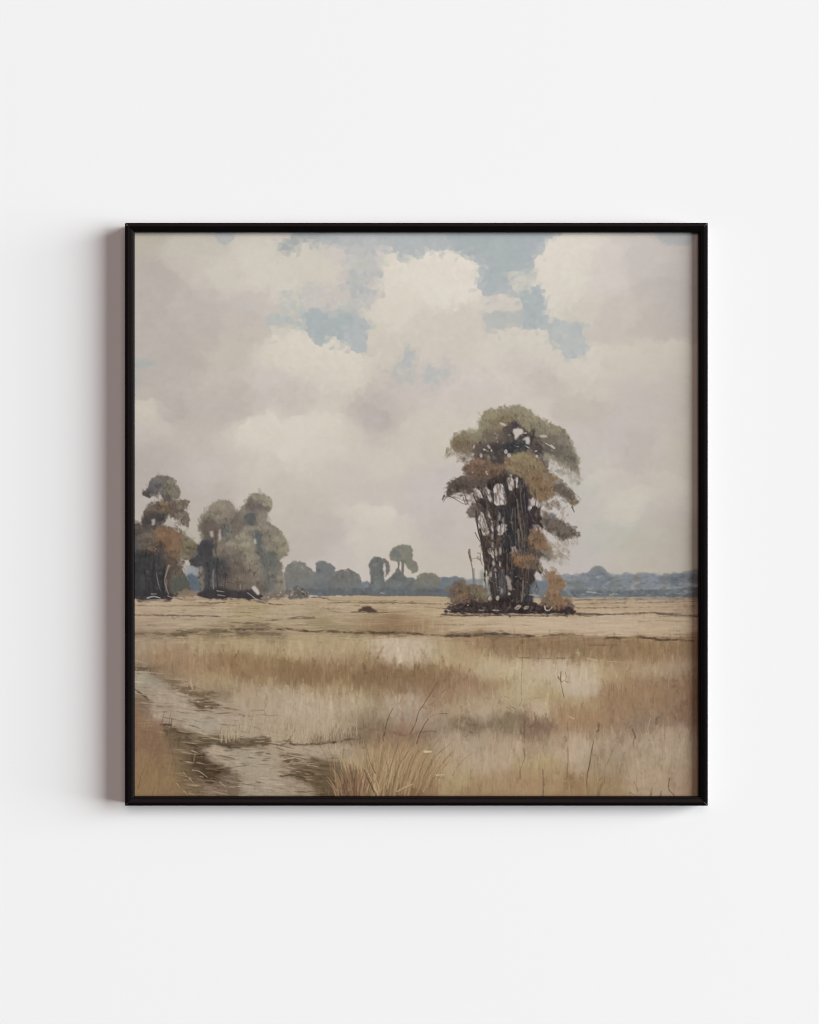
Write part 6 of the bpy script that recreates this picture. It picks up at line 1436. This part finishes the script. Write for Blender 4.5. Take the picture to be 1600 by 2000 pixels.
def lacquer_material(name, ior, r0, r1):
    m, nt, b = material(name)
    b.inputs['IOR'].default_value = ior
    b.inputs['Specular Tint'].default_value = (1.0, 0.86, 0.88, 1)
    tc = nt.nodes.new('ShaderNodeTexCoord')
    mp = nt.nodes.new('ShaderNodeMapping')
    mp.inputs['Scale'].default_value = (30, 30, 30)
    n = nt.nodes.new('ShaderNodeTexNoise')
    n.inputs['Scale'].default_value = 6
    n.inputs['Detail'].default_value = 4
    r = nt.nodes.new('ShaderNodeMapRange')
    r.inputs['To Min'].default_value = r0
    r.inputs['To Max'].default_value = r1
    c = nt.nodes.new('ShaderNodeMix')
    c.data_type = 'RGBA'
    c.inputs[6].default_value = (0.0022, 0.0016, 0.0018, 1)
    c.inputs[7].default_value = (0.0040, 0.0030, 0.0032, 1)
    nt.links.new(tc.outputs['Object'], mp.inputs['Vector'])
    nt.links.new(mp.outputs['Vector'], n.inputs['Vector'])
    nt.links.new(n.outputs['Fac'], r.inputs['Value'])
    nt.links.new(r.outputs['Result'], b.inputs['Roughness'])
    nt.links.new(n.outputs['Fac'], c.inputs[0])
    nt.links.new(c.outputs[2], b.inputs['Base Color'])
    return m


def print_material():
    m, nt, b = material('printed_landscape')
    a = nt.nodes.new('ShaderNodeAttribute')
    a.attribute_name = 'ink'
    b.inputs['Roughness'].default_value = 0.75
    b.inputs['Specular IOR Level'].default_value = 0.0
    nt.links.new(a.outputs['Color'], b.inputs['Base Color'])
    return m


def link(name, me, mat, parent=None):
    me.materials.append(mat)
    o = bpy.data.objects.new(name, me)
    scene.collection.objects.link(o)
    o.parent = parent
    return o


# ------------------------------------------------------------------ the wall
def box_mesh(name, x0, x1, y0, y1, z0, z1):
    v = [(x, y, z) for x in (x0, x1) for y in (y0, y1) for z in (z0, z1)]
    f = [(0, 1, 3, 2), (4, 6, 7, 5), (0, 4, 5, 1), (2, 3, 7, 6), (0, 2, 6, 4), (1, 5, 7, 3)]
    me = bpy.data.meshes.new(name)
    me.from_pydata(v, [], f)
    me.update()
    return me


wall = link('wall', box_mesh('wall', -2.2, 2.2, 0.0, 0.12, -2.2, 2.2), wall_material())
wall['kind'] = 'structure'
wall['label'] = 'plain smooth white wall behind the framed landscape'

# ------------------------------------------------------------------ the framed print
FX0, FX1, FY0, FY1 = 244.0, 1383.0, 435.0, 1574.0
FC = ((FX0 + FX1) / 2, (FY0 + FY1) / 2)
picture = bpy.data.objects.new('framed_print', None)
picture.empty_display_size = 0.1
picture.location = (wx(FC[0]), 0, wz(FC[1]))
scene.collection.objects.link(picture)
picture['label'] = 'square landscape print in a thin black frame hanging on the white wall'
picture['category'] = 'picture'

# moulding section: (distance in from the outer edge, height off the wall)
SECTION = [(0.6, 0.4), (0, 1.2), (0, H - 2.2), (0.3, H - 1.4), (1.6, H - 0.5), (2.6, H - 0.3), (6.0, H), (7.6, H - 0.15), (13.6, H - 1.3), (14.4, H - 1.9),
           (15.2, H - 2.1), (16.6, H - 2.4), (17.6, H - 3.0), (18.0, H - 4.2), (18.0, H - RECESS + 0.3), (11.0, H - RECESS + 0.3), (11.0, 0.4)]


def rail_mesh(x0, y0, x1, y1):
    """One mitred length of moulding along the outer edge from (x0, y0) to (x1, y1)."""
    ex, ey = np.sign(x1 - x0), np.sign(y1 - y0)
    ix, iy = np.sign(FC[0] - (x0 + x1) / 2), np.sign(FC[1] - (y0 + y1) / 2)
    if ex:
        ix = 0
    else:
        iy = 0
    v, f = [], []
    n = len(SECTION)
    g = 0.15                                   # hairline of the mitre joint
    for s, (px, py) in ((1, (x0, y0)), (-1, (x1, y1))):
        for w, h in SECTION:
            qx = px + ex * s * (w + g) + ix * w
            qy = py + ey * s * (w + g) + iy * w
            v.append(((qx - FC[0]) * U, -h * U, (FC[1] - qy) * U))
    for i in range(n):
        j = (i + 1) % n
        f.append((i, j, n + j, n + i))
    f.append(tuple(range(n)))
    f.append(tuple(range(2 * n - 1, n - 1, -1)))
    me = bpy.data.meshes.new('frame_rail')
    me.from_pydata(v, [], f)
    import bmesh
    bm = bmesh.new()
    bm.from_mesh(me)
    bmesh.ops.recalc_face_normals(bm, faces=bm.faces)
    bm.to_mesh(me)
    bm.free()
    me.update()
    for p in me.polygons:                      # the flat outer side is the polished one
        if abs(p.normal.y) < 0.05 and p.area > 0.01 and max(abs(c) for c in p.center) > (FC[0] - FX0 - 0.3) * U:
            p.material_index = 1
    return me


lacquer = lacquer_material('black_lacquer', 1.15, 0.28, 0.38)
polished = lacquer_material('polished_black_edge', 2.1, 0.16, 0.22)
for (ax, ay, bx, by) in ((FX0, FY0, FX1, FY0), (FX1, FY0, FX1, FY1), (FX1, FY1, FX0, FY1), (FX0, FY1, FX0, FY0)):
    rail = link('frame_rail', rail_mesh(ax, ay, bx, by), lacquer, picture)
    rail.data.materials.append(polished)


def print_mesh():
    n = 1000
    paint_all()
    img = np.clip(CV, 0, 255) / 255.0
    gx = np.linspace(0, PW - 1.001, n)
    gy = np.linspace(0, PH - 1.001, n)
    xi, yi = gx.astype(int), gy.astype(int)
    fx, fy = (gx - xi)[None, :, None], (gy - yi)[:, None, None]
    c = ((img[yi][:, xi] * (1 - fx) + img[yi][:, xi + 1] * fx) * (1 - fy) + (img[yi + 1][:, xi] * (1 - fx) + img[yi + 1][:, xi + 1] * fx) * fy)
    lin = np.where(c <= 0.04045, c / 12.92, ((c + 0.055) / 1.055) ** 2.4) / PRINT_E
    co = np.zeros((n, n, 3), np.float32)
    k = 1 + RECESS / (DIST / U)                # seen a little deeper than the frame front
    qx = (gx + PX0 + 0.5 - CX) * k + CX
    qy = (gy + PY0 + 0.5 - CY) * k + CY
    co[..., 0] = ((qx - FC[0]) * U)[None, :]
    co[..., 1] = -(H - RECESS) * U
    co[..., 2] = ((FC[1] - qy) * U)[:, None]
    i = np.arange(n * n, dtype=np.int32).reshape(n, n)
    q = np.stack([i[:-1, :-1], i[1:, :-1], i[1:, 1:], i[:-1, 1:]], -1).reshape(-1, 4)
    me = bpy.data.meshes.new('print')
    me.vertices.add(n * n)
    me.vertices.foreach_set('co', co.reshape(-1))
    m = len(q)
    me.loops.add(m * 4)
    me.loops.foreach_set('vertex_index', q.reshape(-1).astype(np.int32))
    me.polygons.add(m)
    me.polygons.foreach_set('loop_start', np.arange(0, m * 4, 4, dtype=np.int32))
    me.update(calc_edges=True)
    at = me.color_attributes.new('ink', 'FLOAT_COLOR', 'POINT')
    rgba = np.ones((n * n, 4), np.float32)
    rgba[:, :3] = lin.reshape(-1, 3)
    at.data.foreach_set('color', rgba.reshape(-1))
    me.validate()
    return me


link('print', print_mesh(), print_material(), picture)
